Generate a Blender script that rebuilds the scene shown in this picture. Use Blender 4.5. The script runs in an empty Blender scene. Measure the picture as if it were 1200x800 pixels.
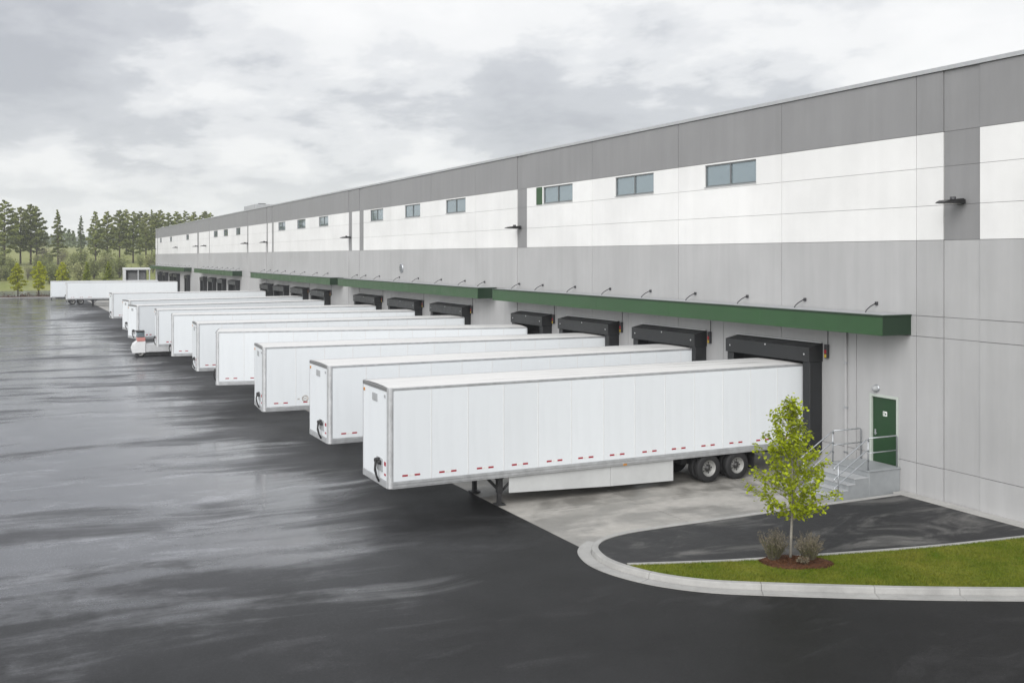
import bpy, bmesh, math, random
from mathutils import Vector, Matrix, noise as mnoise
random.seed(7)
sc = bpy.context.scene
col = sc.collection
R = math.radians

# ------------------------------------------------------------------ camera
cam_d = bpy.data.cameras.new('camera'); cam = bpy.data.objects.new('camera', cam_d); col.objects.link(cam)
cam_d.sensor_width = 36.0; cam_d.lens = 36.0*1195/1200; cam_d.shift_y = -(400-300.6)/1200.0
cam_d.clip_start = 0.1; cam_d.clip_end = 12000
sc.cycles.volume_bounces = 1
cam.location = (0, 0, 8.0); cam.rotation_euler = (R(90), 0, -math.atan((600-25)/1195.0))
sc.camera = cam

# ------------------------------------------------------------------ exposure, world, sun
sc.view_settings.view_transform = 'Standard'; sc.view_settings.look = 'None'
sc.view_settings.exposure = 1.2; sc.view_settings.gamma = 1.0
SUN_DIR = Vector((-0.75, -0.66, 0.0)).normalized()
SUN_EL = R(33)
SUN_AZ = math.atan2(SUN_DIR.x, SUN_DIR.y)

class NT:
    """tiny node helper"""
    def __init__(s, tree): s.t = tree; tree.nodes.clear()
    def n(s, typ, **kw):
        nd = s.t.nodes.new(typ)
        for k, v in kw.items():
            if k.startswith('i_'):
                key = k[2:]; key = int(key) if key.isdigit() else key.replace('_', ' ')
                nd.inputs[key].default_value = v
            else: setattr(nd, k, v)
        return nd
    def l(s, a, b): s.t.links.new(a, b)
    def math(s, op, a, b=None, clamp=False):
        nd = s.t.nodes.new('ShaderNodeMath'); nd.operation = op; nd.use_clamp = clamp
        for i, q in enumerate((a, b)):
            if q is None: continue
            if isinstance(q, (int, float)): nd.inputs[i].default_value = q
            else: s.l(q, nd.inputs[i])
        return nd.outputs[0]
    def ramp(s, fac, stops, interp='LINEAR'):
        nd = s.t.nodes.new('ShaderNodeValToRGB'); cr = nd.color_ramp; cr.interpolation = interp
        while len(cr.elements) < len(stops): cr.elements.new(0.5)
        for e, (p, c) in zip(cr.elements, stops):
            e.position = p
            e.color = (c, c, c, 1) if isinstance(c, (int, float)) else (*c, 1)
        s.l(fac, nd.inputs[0]); return nd.outputs[0]
    def mix(s, fac, a, b, blend='MIX'):
        nd = s.t.nodes.new('ShaderNodeMix'); nd.data_type = 'RGBA'; nd.blend_type = blend
        for q, i in ((fac, 0), (a, 6), (b, 7)):
            if isinstance(q, (int, float)): nd.inputs[i].default_value = q
            elif isinstance(q, tuple): nd.inputs[i].default_value = (*q, 1)
            else: s.l(q, nd.inputs[i])
        return nd.outputs[2]
    def maprange(s, v, a, b, c, d, typ='LINEAR'):
        nd = s.t.nodes.new('ShaderNodeMapRange'); nd.interpolation_type = typ
        s.l(v, nd.inputs[0])
        for i, q in enumerate((a, b, c, d)): nd.inputs[i+1].default_value = q
        return nd.outputs[0]
    def noise(s, vec, scale, detail=4, rough=0.55, dist=0.0):
        nd = s.t.nodes.new('ShaderNodeTexNoise')
        nd.inputs['Scale'].default_value = scale; nd.inputs['Detail'].default_value = detail
        nd.inputs['Roughness'].default_value = rough; nd.inputs['Distortion'].default_value = dist
        if vec is not None: s.l(vec, nd.inputs['Vector'])
        return nd.outputs[0]
    def mapping(s, vec, loc=(0,0,0), rot=(0,0,0), scale=(1,1,1)):
        nd = s.t.nodes.new('ShaderNodeMapping')
        nd.inputs['Location'].default_value = loc; nd.inputs['Rotation'].default_value = rot; nd.inputs['Scale'].default_value = scale
        s.l(vec, nd.inputs['Vector']); return nd.outputs[0]

world = bpy.data.worlds.new('World'); sc.world = world; world.use_nodes = True
w = NT(world.node_tree)
out = w.n('ShaderNodeOutputWorld'); bg = w.n('ShaderNodeBackground'); bg.inputs['Strength'].default_value = 0.1
w.l(bg.outputs[0], out.inputs[0])
sky = w.n('ShaderNodeTexSky', sky_type='NISHITA', sun_disc=False, sun_elevation=SUN_EL, sun_rotation=SUN_AZ, air_density=1.0, dust_density=2.0)
tc = w.n('ShaderNodeTexCoord')
sep = w.n('ShaderNodeSeparateXYZ'); w.l(tc.outputs['Generated'], sep.inputs[0])
zc = w.math('ADD', w.math('MAXIMUM', sep.outputs['Z'], 0.0), 0.22)
cmb = w.n('ShaderNodeCombineXYZ')
w.l(w.math('DIVIDE', sep.outputs['X'], zc), cmb.inputs[0]); w.l(w.math('DIVIDE', sep.outputs['Y'], zc), cmb.inputs[1])
SKY_LOC = (1.14745, 8.4175, 4.49796)
cv = w.mapping(cmb.outputs[0], loc=SKY_LOC, rot=(0, 0, R(25)), scale=(1.0, 0.85, 1))
n1 = w.noise(cv, 0.75, 3, 0.45, 0.15)                        # broad grey and white areas
n2 = w.noise(cv, 2.6, 9, 0.60, 0.12)                         # puffs and torn edges
nn = w.math('ADD', w.math('MULTIPLY', n1, 0.60), w.math('MULTIPLY', n2, 0.46))
cloud = w.ramp(nn, [(0.37, (2.12, 2.20, 2.40)), (0.465, (2.70, 2.78, 2.96)), (0.515, (3.56, 3.61, 3.72)), (0.56, (4.12, 4.14, 4.18)), (0.64, (4.38, 4.38, 4.40))], 'EASE')
# near the horizon the layers merge into one pale deck
hz = w.maprange(sep.outputs['Z'], 0.0, 0.10, 0.80, 0.0, 'SMOOTHSTEP')
cloud = w.mix(hz, cloud, (4.65, 4.68, 4.72))
full = w.mix(0.02, cloud, sky.outputs[0])
w.l(full, bg.inputs['Color'])

sun_d = bpy.data.lights.new('sun', 'SUN'); sun = bpy.data.objects.new('sun', sun_d); col.objects.link(sun)
sun_d.energy = 1.5; sun_d.angle = R(55); sun_d.color = (1.0, 0.985, 0.96)
sv = Vector((SUN_DIR.x*math.cos(SUN_EL), SUN_DIR.y*math.cos(SUN_EL), math.sin(SUN_EL)))
sun.rotation_euler = sv.to_track_quat('Z', 'Y').to_euler(); sun.location = (-40, -20, 60)

# ------------------------------------------------------------------ materials
M = {}
def newmat(name):
    m = bpy.data.materials.new(name); m.use_nodes = True; t = NT(m.node_tree)
    o = t.n('ShaderNodeOutputMaterial'); b = t.n('ShaderNodeBsdfPrincipled'); t.l(b.outputs[0], o.inputs[0])
    M[name] = m
    return t, b
def simple(name, c, rough=0.5, metal=0.0, var=0.06, scale=6.0, bump=0.0, bscale=60.0, spec=0.5, rvar=0.08):
    t, b = newmat(name)
    co = t.n('ShaderNodeTexCoord').outputs['Object']
    nz = t.noise(co, scale, 5, 0.6)
    k = t.maprange(nz, 0.3, 0.7, 1-var, 1+var)
    mx = t.n('ShaderNodeVectorMath', operation='SCALE'); mx.inputs[0].default_value = c; t.l(k, mx.inputs['Scale'])
    t.l(mx.outputs[0], b.inputs['Base Color'])
    t.l(t.maprange(nz, 0.3, 0.7, max(0.02, rough-rvar), min(1, rough+rvar)), b.inputs['Roughness'])
    b.inputs['Metallic'].default_value = metal; b.inputs['Specular IOR Level'].default_value = spec
    if bump:
        bp = t.n('ShaderNodeBump'); bp.inputs['Strength'].default_value = bump; bp.inputs['Distance'].default_value = 0.01
        t.l(t.noise(co, bscale, 3), bp.inputs['Height']); t.l(bp.outputs[0], b.inputs['Normal'])
    return t, b
def painted_concrete(name, c, dirt=0.10, rough=0.5):
    t, b = newmat(name)
    co = t.n('ShaderNodeTexCoord').outputs['Object']
    st = t.noise(t.mapping(co, scale=(1.2, 1.2, 0.10)), 1.6, 6, 0.65)        # faint vertical run-off
    cl = t.noise(co, 0.35, 4, 0.6)
    fine = t.noise(co, 30, 4, 0.7)
    oi = t.n('ShaderNodeObjectInfo')
    k = t.math('ADD', t.math('MULTIPLY', t.maprange(st, 0.35, 0.75, 0, -1), dirt), 1.0)
    k = t.math('MULTIPLY', k, t.maprange(cl, 0.3, 0.7, 0.94, 1.05))
    k = t.math('MULTIPLY', k, t.maprange(fine, 0.3, 0.7, 0.985, 1.015))
    k = t.math('MULTIPLY', k, t.maprange(oi.outputs['Random'], 0, 1, 0.978, 1.016))
    mx = t.n('ShaderNodeVectorMath', operation='SCALE'); mx.inputs[0].default_value = c; t.l(k, mx.inputs['Scale'])
    t.l(mx.outputs[0], b.inputs['Base Color']); t.l(t.maprange(cl, 0.3, 0.7, rough-0.06, rough+0.08), b.inputs['Roughness'])
    bp = t.n('ShaderNodeBump'); bp.inputs['Strength'].default_value = 0.12; bp.inputs['Distance'].default_value = 0.01
    t.l(t.noise(co, 45, 4), bp.inputs['Height']); t.l(bp.outputs[0], b.inputs['Normal'])

painted_concrete('wall_white', (0.72, 0.72, 0.715), 0.05)
painted_concrete('wall_light', (0.395, 0.395, 0.398), 0.12)
painted_concrete('wall_dark', (0.240, 0.240, 0.244), 0.12)
simple('core_grey', (0.24, 0.24, 0.24), 0.8)
simple('sealant', (0.20, 0.20, 0.20), 0.8)
simple('coping_metal', (0.50, 0.51, 0.52), 0.4, 0.6)
simple('roofing', (0.45, 0.45, 0.44), 0.85)
simple('green_paint', (0.020, 0.068, 0.021), 0.38, 0, 0.10, 1.2)
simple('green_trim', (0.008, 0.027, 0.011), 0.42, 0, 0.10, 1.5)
simple('green_door', (0.009, 0.043, 0.012), 0.5, 0, 0.08, 2.0)
simple('soffit', (0.38, 0.39, 0.38), 0.6)
simple('galv', (0.42, 0.44, 0.46), 0.42, 0.75, 0.10, 8)
simple('dark_metal', (0.06, 0.06, 0.065), 0.45, 0.5)
simple('black_vinyl', (0.013, 0.014, 0.0155), 0.45, 0, 0.25, 3.0, 0.25, 14)
simple('black_foam', (0.008, 0.008, 0.009), 0.7)
simple('drip_metal', (0.55, 0.56, 0.57), 0.4, 0.5)
simple('lamp_black', (0.012, 0.012, 0.013), 0.4)
simple('lens', (0.7, 0.7, 0.66), 0.25)
simple('yellow_sticker', (0.45, 0.32, 0.03), 0.5)
simple('sign_white', (0.75, 0.76, 0.74), 0.4)
simple('sign_ink', (0.05, 0.09, 0.06), 0.5)
simple('frame_alu', (0.20, 0.21, 0.215), 0.35, 0.6)
simple('door_frame', (0.42, 0.46, 0.42), 0.45)
simple('step_paint', (0.27, 0.285, 0.295), 0.55, 0, 0.08, 3, 0.15, 40)
simple('step_edge', (0.40, 0.41, 0.42), 0.5)
# window glass: dark coated glass, reflecting the cloudy sky
t, b = newmat('glass')
co = t.n('ShaderNodeTexCoord').outputs['Object']
b.inputs['Base Color'].default_value = (0.27, 0.33, 0.36, 1); b.inputs['Roughness'].default_value = 0.03; b.inputs['Metallic'].default_value = 0.65
b.inputs['IOR'].default_value = 2.3; b.inputs['Specular IOR Level'].default_value = 0.5
bp = t.n('ShaderNodeBump'); bp.inputs['Strength'].default_value = 0.05; bp.inputs['Distance'].default_value = 0.02
t.l(t.noise(co, 0.9, 2), bp.inputs['Height']); t.l(bp.outputs[0], b.inputs['Normal'])
# trailer
t, b = newmat('trailer_white')
co = t.n('ShaderNodeTexCoord').outputs['Object']
oi = t.n('ShaderNodeObjectInfo')
st = t.noise(t.mapping(co, scale=(2.2, 2.2, 0.16)), 1.4, 6, 0.66)
lo = t.maprange(t.n('ShaderNodeSeparateXYZ').outputs[2], 0, 1, 0, 1)
k = t.maprange(st, 0.50, 0.85, 1.0, 0.94)
k = t.math('MULTIPLY', k, t.maprange(oi.outputs['Random'], 0, 1, 0.965, 1.01))
mx = t.n('ShaderNodeVectorMath', operation='SCALE'); mx.inputs[0].default_value = (0.715, 0.745, 0.77); t.l(k, mx.inputs['Scale'])
t.l(mx.outputs[0], b.inputs['Base Color']); b.inputs['Roughness'].default_value = 0.38
bp = t.n('ShaderNodeBump'); bp.inputs['Strength'].default_value = 0.10; bp.inputs['Distance'].default_value = 0.012
t.l(t.noise(t.mapping(co, scale=(1, 1, 0.45)), 1.7, 2), bp.inputs['Height']); t.l(bp.outputs[0], b.inputs['Normal'])
t, b = newmat('trailer_roof')
co = t.n('ShaderNodeTexCoord').outputs['Object']
st = t.noise(t.mapping(co, scale=(0.07, 2.4, 1)), 1.5, 6, 0.62)
bl = t.noise(co, 0.5, 4)
dirt = t.math('MULTIPLY', t.maprange(st, 0.53, 0.64, 0, 1), t.maprange(bl, 0.35, 0.62, 0.3, 1.0))
cc = t.mix(dirt, (0.70, 0.695, 0.685), (0.25, 0.25, 0.245))
t.l(cc, b.inputs['Base Color']); b.inputs['Roughness'].default_value = 0.42
simple('seam_white', (0.68, 0.69, 0.70), 0.45)
simple('trailer_alu', (0.50, 0.51, 0.52), 0.42, 0.55, 0.12, 5)
simple('trailer_alu_dark', (0.22, 0.22, 0.22), 0.5, 0.4, 0.15, 5)
simple('red_tape', (0.33, 0.018, 0.030), 0.35)
simple('white_tape', (0.72, 0.72, 0.70), 0.3)
simple('amber', (0.50, 0.20, 0.02), 0.3)
simple('chassis', (0.018, 0.018, 0.019), 0.6)
simple('gear_steel', (0.045, 0.045, 0.047), 0.5, 0.4, 0.3)
simple('tyre', (0.016, 0.016, 0.017), 0.75, 0, 0.25, 8, 0.3, 40)
simple('rim_white', (0.27, 0.27, 0.26), 0.5, 0.2, 0.15, 6)
simple('hub', (0.10, 0.10, 0.10), 0.45, 0.7)
simple('skirt', (0.50, 0.51, 0.51), 0.45, 0, 0.08, 1.2)
simple('sticker_ink', (0.42, 0.40, 0.38), 0.5, 0, 0.6, 14)
simple('plate_grey', (0.34, 0.35, 0.36), 0.5)
simple('truck_white', (0.70, 0.71, 0.72), 0.35)
simple('truck_red', (0.50, 0.22, 0.20), 0.4)
simple('truck_grey', (0.50, 0.51, 0.52), 0.5)
# ground materials
t, b = newmat('wet_asphalt')
co = t.n('ShaderNodeTexCoord').outputs['Object']
sp = t.n('ShaderNodeSeparateXYZ'); t.l(co, sp.inputs[0])
warp = t.n('ShaderNodeVectorMath', operation='ADD')
wn = t.n('ShaderNodeTexNoise'); wn.inputs['Scale'].default_value = 0.07; wn.inputs['Detail'].default_value = 3; t.l(co, wn.inputs['Vector'])
wsc = t.n('ShaderNodeVectorMath', operation='SCALE'); wsc.inputs['Scale'].default_value = 5.0; t.l(wn.outputs['Color'], wsc.inputs[0])
t.l(co, warp.inputs[0]); t.l(wsc.outputs[0], warp.inputs[1])
s1 = t.noise(t.mapping(warp.outputs[0], rot=(0, 0, R(-16)), scale=(0.045, 0.36, 1)), 1.0, 7, 0.60)
s2 = t.noise(t.mapping(warp.outputs[0], loc=(9, 4, 0), rot=(0, 0, R(-20)), scale=(0.07, 1.0, 1)), 1.0, 7, 0.60)
big = t.noise(co, 0.055, 4, 0.55)
mid0 = t.noise(warp.outputs[0], 0.22, 7, 0.66)
zn = t.math('ADD', sp.outputs['X'], t.math('MULTIPLY', t.math('SUBTRACT', big, 0.5), 16.0))
zn = t.math('ADD', zn, t.math('MULTIPLY', t.math('SUBTRACT', mid0, 0.5), 7.0))
sheen_mask = t.maprange(zn, 13.0, 5.2, 0.0, 1.0, 'SMOOTHSTEP')                   # wetter away from the docks; sky sheen also painted into a lighter base colour
sheen_mask = t.math('MULTIPLY', sheen_mask, t.maprange(t.math('ADD', sp.outputs['Y'], t.math('MULTIPLY', t.math('SUBTRACT', mid0, 0.5), 10.0)), 19.0, 31.0, 0.22, 1.0, 'SMOOTHSTEP'))  # painted vignette: paving colour darkened toward the foreground
zone = t.maprange(sheen_mask, 0, 1, -0.15, 0.09)
wet = t.math('ADD', t.math('ADD', t.math('MULTIPLY', s1, 0.46), t.math('MULTIPLY', s2, 0.40)), t.math('MULTIPLY', mid0, 0.26))
wet = t.math('ADD', wet, zone)
wetm = t.maprange(wet, 0.51, 0.675, 0.0, 1.0, 'SMOOTHSTEP')
agg = t.noise(co, 55, 5, 0.75)
mid = t.noise(co, 0.6, 6, 0.65)
dry_st = t.noise(t.mapping(warp.outputs[0], rot=(0, 0, R(20)), scale=(0.30, 0.9, 1)), 0.8, 8, 0.72, 0.7)
k = t.math('MULTIPLY', t.maprange(agg, 0.25, 0.75, 0.66, 1.40), t.maprange(mid, 0.3, 0.7, 0.82, 1.22))
k = t.math('MULTIPLY', k, t.maprange(dry_st, 0.52, 0.70, 1.0, 2.5))
grit = t.noise(co, 11, 3, 0.8)
speck = t.noise(co, 24, 1, 0.5)
k = t.math('MULTIPLY', k, t.maprange(grit, 0.3, 0.7, 0.80, 1.20))
k = t.math('MULTIPLY', k, t.maprange(speck, 0.62, 0.75, 1.0, 1.9))
k = t.math('MULTIPLY', k, t.maprange(wetm, 0, 1, 0.62, 1.0))  # wet streaks also lightened in base colour, as painted sky sheen
bc = t.mix(sheen_mask, (0.0195, 0.0195, 0.0200), (0.094, 0.096, 0.104))
mx = t.n('ShaderNodeVectorMath', operation='SCALE'); t.l(bc, mx.inputs[0]); t.l(k, mx.inputs['Scale'])
t.l(mx.outputs[0], b.inputs['Base Color'])
rr = t.math('ADD', t.maprange(wetm, 0, 1, 0.50, 0.13), t.math('MULTIPLY', t.maprange(dry_st, 0.5, 0.75, 0, 0.14), 1.0))
t.l(rr, b.inputs['Roughness'])
t.l(t.math('ADD', t.maprange(wetm, 0, 1, 0.12, 0.72), t.math('MULTIPLY', sheen_mask, 0.28)), b.inputs['Specular IOR Level'])
bp = t.n('ShaderNodeBump'); bp.inputs['Distance'].default_value = 0.006
t.l(t.maprange(wetm, 0, 1, 0.40, 0.006), bp.inputs['Strength']); t.l(agg, bp.inputs['Height']); t.l(bp.outputs[0], b.inputs['Normal'])

t, b = newmat('island_asphalt')
co = t.n('ShaderNodeTexCoord').outputs['Object']
agg = t.noise(co, 55, 5, 0.75); mid = t.noise(co, 0.8, 6, 0.65)
stn = t.noise(t.mapping(co, rot=(0, 0, R(-25)), scale=(0.45, 1.1, 1)), 0.62, 8, 0.70, 1.0)
k = t.math('MULTIPLY', t.maprange(agg, 0.25, 0.75, 0.65, 1.4), t.maprange(mid, 0.3, 0.7, 0.85, 1.2))
cc = t.n('ShaderNodeVectorMath', operation='SCALE'); cc.inputs[0].default_value = (0.021, 0.021, 0.022); t.l(k, cc.inputs['Scale'])
cc2 = t.mix(t.maprange(stn, 0.51, 0.68, 0, 0.85), cc.outputs[0], (0.15, 0.147, 0.14))
t.l(cc2, b.inputs['Base Color']); t.l(t.maprange(mid, 0.3, 0.7, 0.5, 0.7), b.inputs['Roughness']); b.inputs['Specular IOR Level'].default_value = 0.3
bp = t.n('ShaderNodeBump'); bp.inputs['Strength'].default_value = 0.6; bp.inputs['Distance'].default_value = 0.006; t.l(agg, bp.inputs['Height']); t.l(bp.outputs[0], b.inputs['Normal'])

t, b = newmat('apron_concrete')
geo = t.n('ShaderNodeNewGeometry').outputs['Position']
big = t.noise(geo, 0.28, 6, 0.66, 0.6); sm = t.noise(geo, 2.5, 6, 0.7); fine = t.noise(geo, 60, 4, 0.7)
tr_ = t.noise(t.mapping(geo, rot=(0, 0, R(4)), scale=(0.12, 1.1, 1)), 0.9, 5, 0.6)
oi = t.n('ShaderNodeObjectInfo')
wetm = t.maprange(t.math('ADD', t.math('MULTIPLY', big, 0.7), t.math('MULTIPLY', tr_, 0.45)), 0.50, 0.64, 0, 1, 'SMOOTHSTEP')
c0 = t.mix(wetm, (0.37, 0.355, 0.33), (0.215, 0.206, 0.19))
k = t.math('MULTIPLY', t.maprange(sm, 0.3, 0.7, 0.86, 1.12), t.maprange(fine, 0.3, 0.7, 0.93, 1.07))
k = t.math('MULTIPLY', k, t.maprange(oi.outputs['Random'], 0, 1, 0.90, 1.08))
mx = t.n('ShaderNodeVectorMath', operation='SCALE'); t.l(c0, mx.inputs[0]); t.l(k, mx.inputs['Scale'])
t.l(mx.outputs[0], b.inputs['Base Color']); t.l(t.maprange(wetm, 0, 1, 0.62, 0.28), b.inputs['Roughness'])
bp = t.n('ShaderNodeBump'); bp.inputs['Strength'].default_value = 0.2; bp.inputs['Distance'].default_value = 0.004; t.l(fine, bp.inputs['Height']); t.l(bp.outputs[0], b.inputs['Normal'])

def concrete(name, c, var):
    t, b = newmat(name)
    geo = t.n('ShaderNodeNewGeometry').outputs['Position']
    a = t.noise(geo, 1.3, 7, 0.7); f = t.noise(geo, 70, 4, 0.7); oi = t.n('ShaderNodeObjectInfo')
    k = t.math('MULTIPLY', t.maprange(a, 0.3, 0.7, 1-var, 1+var*0.7), t.maprange(f, 0.3, 0.7, 0.93, 1.07))
    k = t.math('MULTIPLY', k, t.maprange(oi.outputs['Random'], 0, 1, 0.97, 1.02))
    mx = t.n('ShaderNodeVectorMath', operation='SCALE'); mx.inputs[0].default_value = c; t.l(k, mx.inputs['Scale'])
    t.l(mx.outputs[0], b.inputs['Base Color']); b.inputs['Roughness'].default_value = 0.65
    bp = t.n('ShaderNodeBump'); bp.inputs['Strength'].default_value = 0.25; bp.inputs['Distance'].default_value = 0.004; t.l(f, bp.inputs['Height']); t.l(bp.outputs[0], b.inputs['Normal'])
concrete('kerb_concrete', (0.345, 0.342, 0.332), 0.20)
concrete('walk_concrete', (0.37, 0.365, 0.35), 0.15)
def two_tone(name, c1, c2, scale, rough=0.9, fine=12):
    t, b = newmat(name)
    geo = t.n('ShaderNodeNewGeometry').outputs['Position']
    a = t.noise(geo, scale, 6, 0.65, 0.4); f = t.noise(geo, fine, 4, 0.7)
    m_ = t.mix(t.maprange(a, 0.36, 0.64, 0, 1), c1, c2)
    mx = t.n('ShaderNodeVectorMath', operation='SCALE'); t.l(m_, mx.inputs[0]); t.l(t.maprange(f, 0.3, 0.7, 0.75, 1.25), mx.inputs['Scale'])
    t.l(mx.outputs[0], b.inputs['Base Color']); b.inputs['Roughness'].default_value = rough; b.inputs['Specular IOR Level'].default_value = 0.2
    return t, b
two_tone('lawn', (0.080, 0.115, 0.004), (0.14, 0.15, 0.015), 0.55)
two_tone('grass_blade', (0.078, 0.125, 0.005), (0.165, 0.170, 0.022), 0.7, 0.7)
two_tone('mulch', (0.055, 0.024, 0.013), (0.10, 0.045, 0.022), 9.0)
two_tone('meadow', (0.185, 0.210, 0.060), (0.26, 0.265, 0.11), 0.03, 0.95, 0.6)
two_tone('hill_forest', (0.020, 0.032, 0.022), (0.035, 0.048, 0.030), 0.01, 0.95, 0.05)
def leaf(name, c, var=0.35, trans=0.35):
    m = bpy.data.materials.new(name); m.use_nodes = True; M[name] = m; t = NT(m.node_tree)
    o = t.n('ShaderNodeOutputMaterial'); d = t.n('ShaderNodeBsdfPrincipled'); tr = t.n('ShaderNodeBsdfTranslucent'); ms = t.n('ShaderNodeMixShader')
    geo = t.n('ShaderNodeNewGeometry')
    rnd = geo.outputs['Random Per Island']
    oi = t.n('ShaderNodeObjectInfo')
    k = t.math('MULTIPLY', t.maprange(rnd, 0, 1, 1-var, 1+var), t.maprange(oi.outputs['Random'], 0, 1, 0.82, 1.15))
    mx = t.n('ShaderNodeVectorMath', operation='SCALE'); mx.inputs[0].default_value = c; t.l(k, mx.inputs['Scale'])
    t.l(mx.outputs[0], d.inputs['Base Color']); d.inputs['Roughness'].default_value = 0.55; d.inputs['Specular IOR Level'].default_value = 0.3
    t.l(mx.outputs[0], tr.inputs['Color'])
    ms.inputs[0].default_value = trans; t.l(d.outputs[0], ms.inputs[1]); t.l(tr.outputs[0], ms.inputs[2]); t.l(ms.outputs[0], o.inputs[0])
leaf('leaf_maple', (0.36, 0.42, 0.020), 0.4, 0.48)
leaf('leaf_lot', (0.50, 0.53, 0.018), 0.3, 0.5)
leaf('leaf_lot_dark', (0.27, 0.32, 0.026), 0.3, 0.45)
leaf('needle', (0.185, 0.210, 0.055), 0.45, 0.2)
leaf('needle_light', (0.235, 0.255, 0.070), 0.45, 0.2)
leaf('needle_dark', (0.115, 0.145, 0.060), 0.4, 0.15)
leaf('leaf_pale', (0.30, 0.31, 0.14), 0.3, 0.35)
leaf('leaf_mid', (0.21, 0.235, 0.085), 0.3, 0.35)
leaf('twig_grey', (0.150, 0.135, 0.105), 0.4, 0.1)
leaf('shrub_green', (0.150, 0.150, 0.055), 0.35, 0.25)
leaf('shrub_silver', (0.215, 0.185, 0.130), 0.35, 0.2)
leaf('heath', (0.085, 0.045, 0.020), 0.5, 0.1)
simple('bark', (0.085, 0.070, 0.055), 0.9, 0, 0.3, 12)
simple('bark_pale', (0.23, 0.215, 0.185), 0.85, 0, 0.25, 14)
simple('bark_pine', (0.075, 0.055, 0.042), 0.9, 0, 0.3, 3)

# ------------------------------------------------------------------ mesh helpers
class MB:
    def __init__(s): s.v = []; s.f = []; s.m = []; s.sm = []
    def add(s, vs, fs, mi=0, smooth=False):
        o = len(s.v); s.v += [tuple(q) for q in vs]
        for f in fs: s.f.append(tuple(i+o for i in f)); s.m.append(mi); s.sm.append(smooth)
        return s
    def box(s, x0, x1, y0, y1, z0, z1, mi=0, ch=0.0, mat=None):
        if ch <= 0:
            vs = [(x, y, z) for x in (x0, x1) for y in (y0, y1) for z in (z0, z1)]
            fs = [(0,1,3,2), (4,6,7,5), (0,4,5,1), (2,3,7,6), (0,2,6,4), (1,5,7,3)]
        else:
            lo = (x0, y0, z0); hi = (x1, y1, z1); vs = []; idx = {}
            for c in range(8):
                for a in range(3):
                    p = []
                    for k in range(3):
                        up = (c >> k) & 1
                        q = hi[k] if up else lo[k]
                        if k != a: q += -ch if up else ch
                        p.append(q)
                    idx[(c, a)] = len(vs); vs.append(tuple(p))
            fs = []
            for a in range(3):
                b, c = [k for k in range(3) if k != a]
                for sgn in (0, 1):
                    fs.append(tuple(idx[((sgn << a) | (u << b) | (v << c), a)] for u, v in ((0,0), (1,0), (1,1), (0,1))))
            for c in range(3):
                a, b = [k for k in range(3) if k != c]
                for u in (0, 1):
                    for v in (0, 1):
                        c0 = (u << a) | (v << b); c1 = c0 | (1 << c)
                        fs.append((idx[(c0, a)], idx[(c1, a)], idx[(c1, b)], idx[(c0, b)]))
            for c in range(8): fs.append((idx[(c, 0)], idx[(c, 1)], idx[(c, 2)]))
        if mat is not None: vs = [mat @ Vector(q) for q in vs]
        return s.add(vs, fs, mi)
    def tube(s, pts, rad, n=8, mi=0, cap=True):
        pts = [Vector(p) for p in pts]; k = len(pts)
        rad = [rad]*k if isinstance(rad, (int, float)) else rad
        vs = []; up = None
        for i, p in enumerate(pts):
            d = (pts[min(i+1, k-1)] - pts[max(i-1, 0)]).normalized()
            if up is None: up = Vector((0, 0, 1)) if abs(d.z) < 0.9 else Vector((1, 0, 0))
            a = d.cross(up).normalized(); up = a.cross(d).normalized()
            for j in range(n):
                th = 2*math.pi*j/n
                vs.append(p + (a*math.cos(th) + up*math.sin(th))*rad[i])
        fs = [(i*n+j, i*n+(j+1) % n, (i+1)*n+(j+1) % n, (i+1)*n+j) for i in range(k-1) for j in range(n)]
        s.add(vs, fs, mi, True)
        if cap:
            o = len(s.v)-len(vs)
            s.f.append(tuple(o+j for j in range(n))); s.m.append(mi); s.sm.append(False)
            s.f.append(tuple(o+(k-1)*n+j for j in range(n))); s.m.append(mi); s.sm.append(False)
        return s
    def lathe(s, prof, n=24, axis='y', mi=0, org=(0,0,0)):
        vs = []
        for (r, h) in prof:
            for j in range(n):
                a = 2*math.pi*j/n; c_, s_ = r*math.cos(a), r*math.sin(a)
                q = {'y': (c_, h, s_), 'z': (c_, s_, h), 'x': (h, c_, s_)}[axis]
                vs.append((q[0]+org[0], q[1]+org[1], q[2]+org[2]))
        fs = [(i*n+j, i*n+(j+1) % n, (i+1)*n+(j+1) % n, (i+1)*n+j) for i in range(len(prof)-1) for j in range(n)]
        return s.add(vs, fs, mi, True)
    def prism(s, poly, z0, z1, mi=0):
        n = len(poly); vs = [(x, y, z0) for x, y in poly] + [(x, y, z1) for x, y in poly]
        fs = [tuple(range(n))[::-1], tuple(range(n, 2*n))] + [(i, (i+1) % n, n+(i+1) % n, n+i) for i in range(n)]
        return s.add(vs, fs, mi)
    def mesh(s, name, mats, recalc=True):
        me = bpy.data.meshes.new(name); me.from_pydata(s.v, [], s.f)
        for m in ([mats] if isinstance(mats, str) else mats): me.materials.append(M[m])
        me.polygons.foreach_set('material_index', s.m); me.polygons.foreach_set('use_smooth', s.sm)
        if recalc:
            bm = bmesh.new(); bm.from_mesh(me); bmesh.ops.recalc_face_normals(bm, faces=bm.faces); bm.to_mesh(me); bm.free()
        me.update(); return me
    def build(s, name, mats, parent=None, recalc=True):
        return link(name, s.mesh(name, mats, recalc), parent)
def link(name, me, parent=None):
    o = bpy.data.objects.new(name, me); col.objects.link(o)
    if parent is not None: o.parent = parent
    return o
def empty(name, loc=(0,0,0), rz=0.0, parent=None):
    o = bpy.data.objects.new(name, None); col.objects.link(o); o.location = loc; o.rotation_euler = (0, 0, rz); o.empty_display_size = 0.3
    if parent is not None: o.parent = parent
    return o
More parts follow.
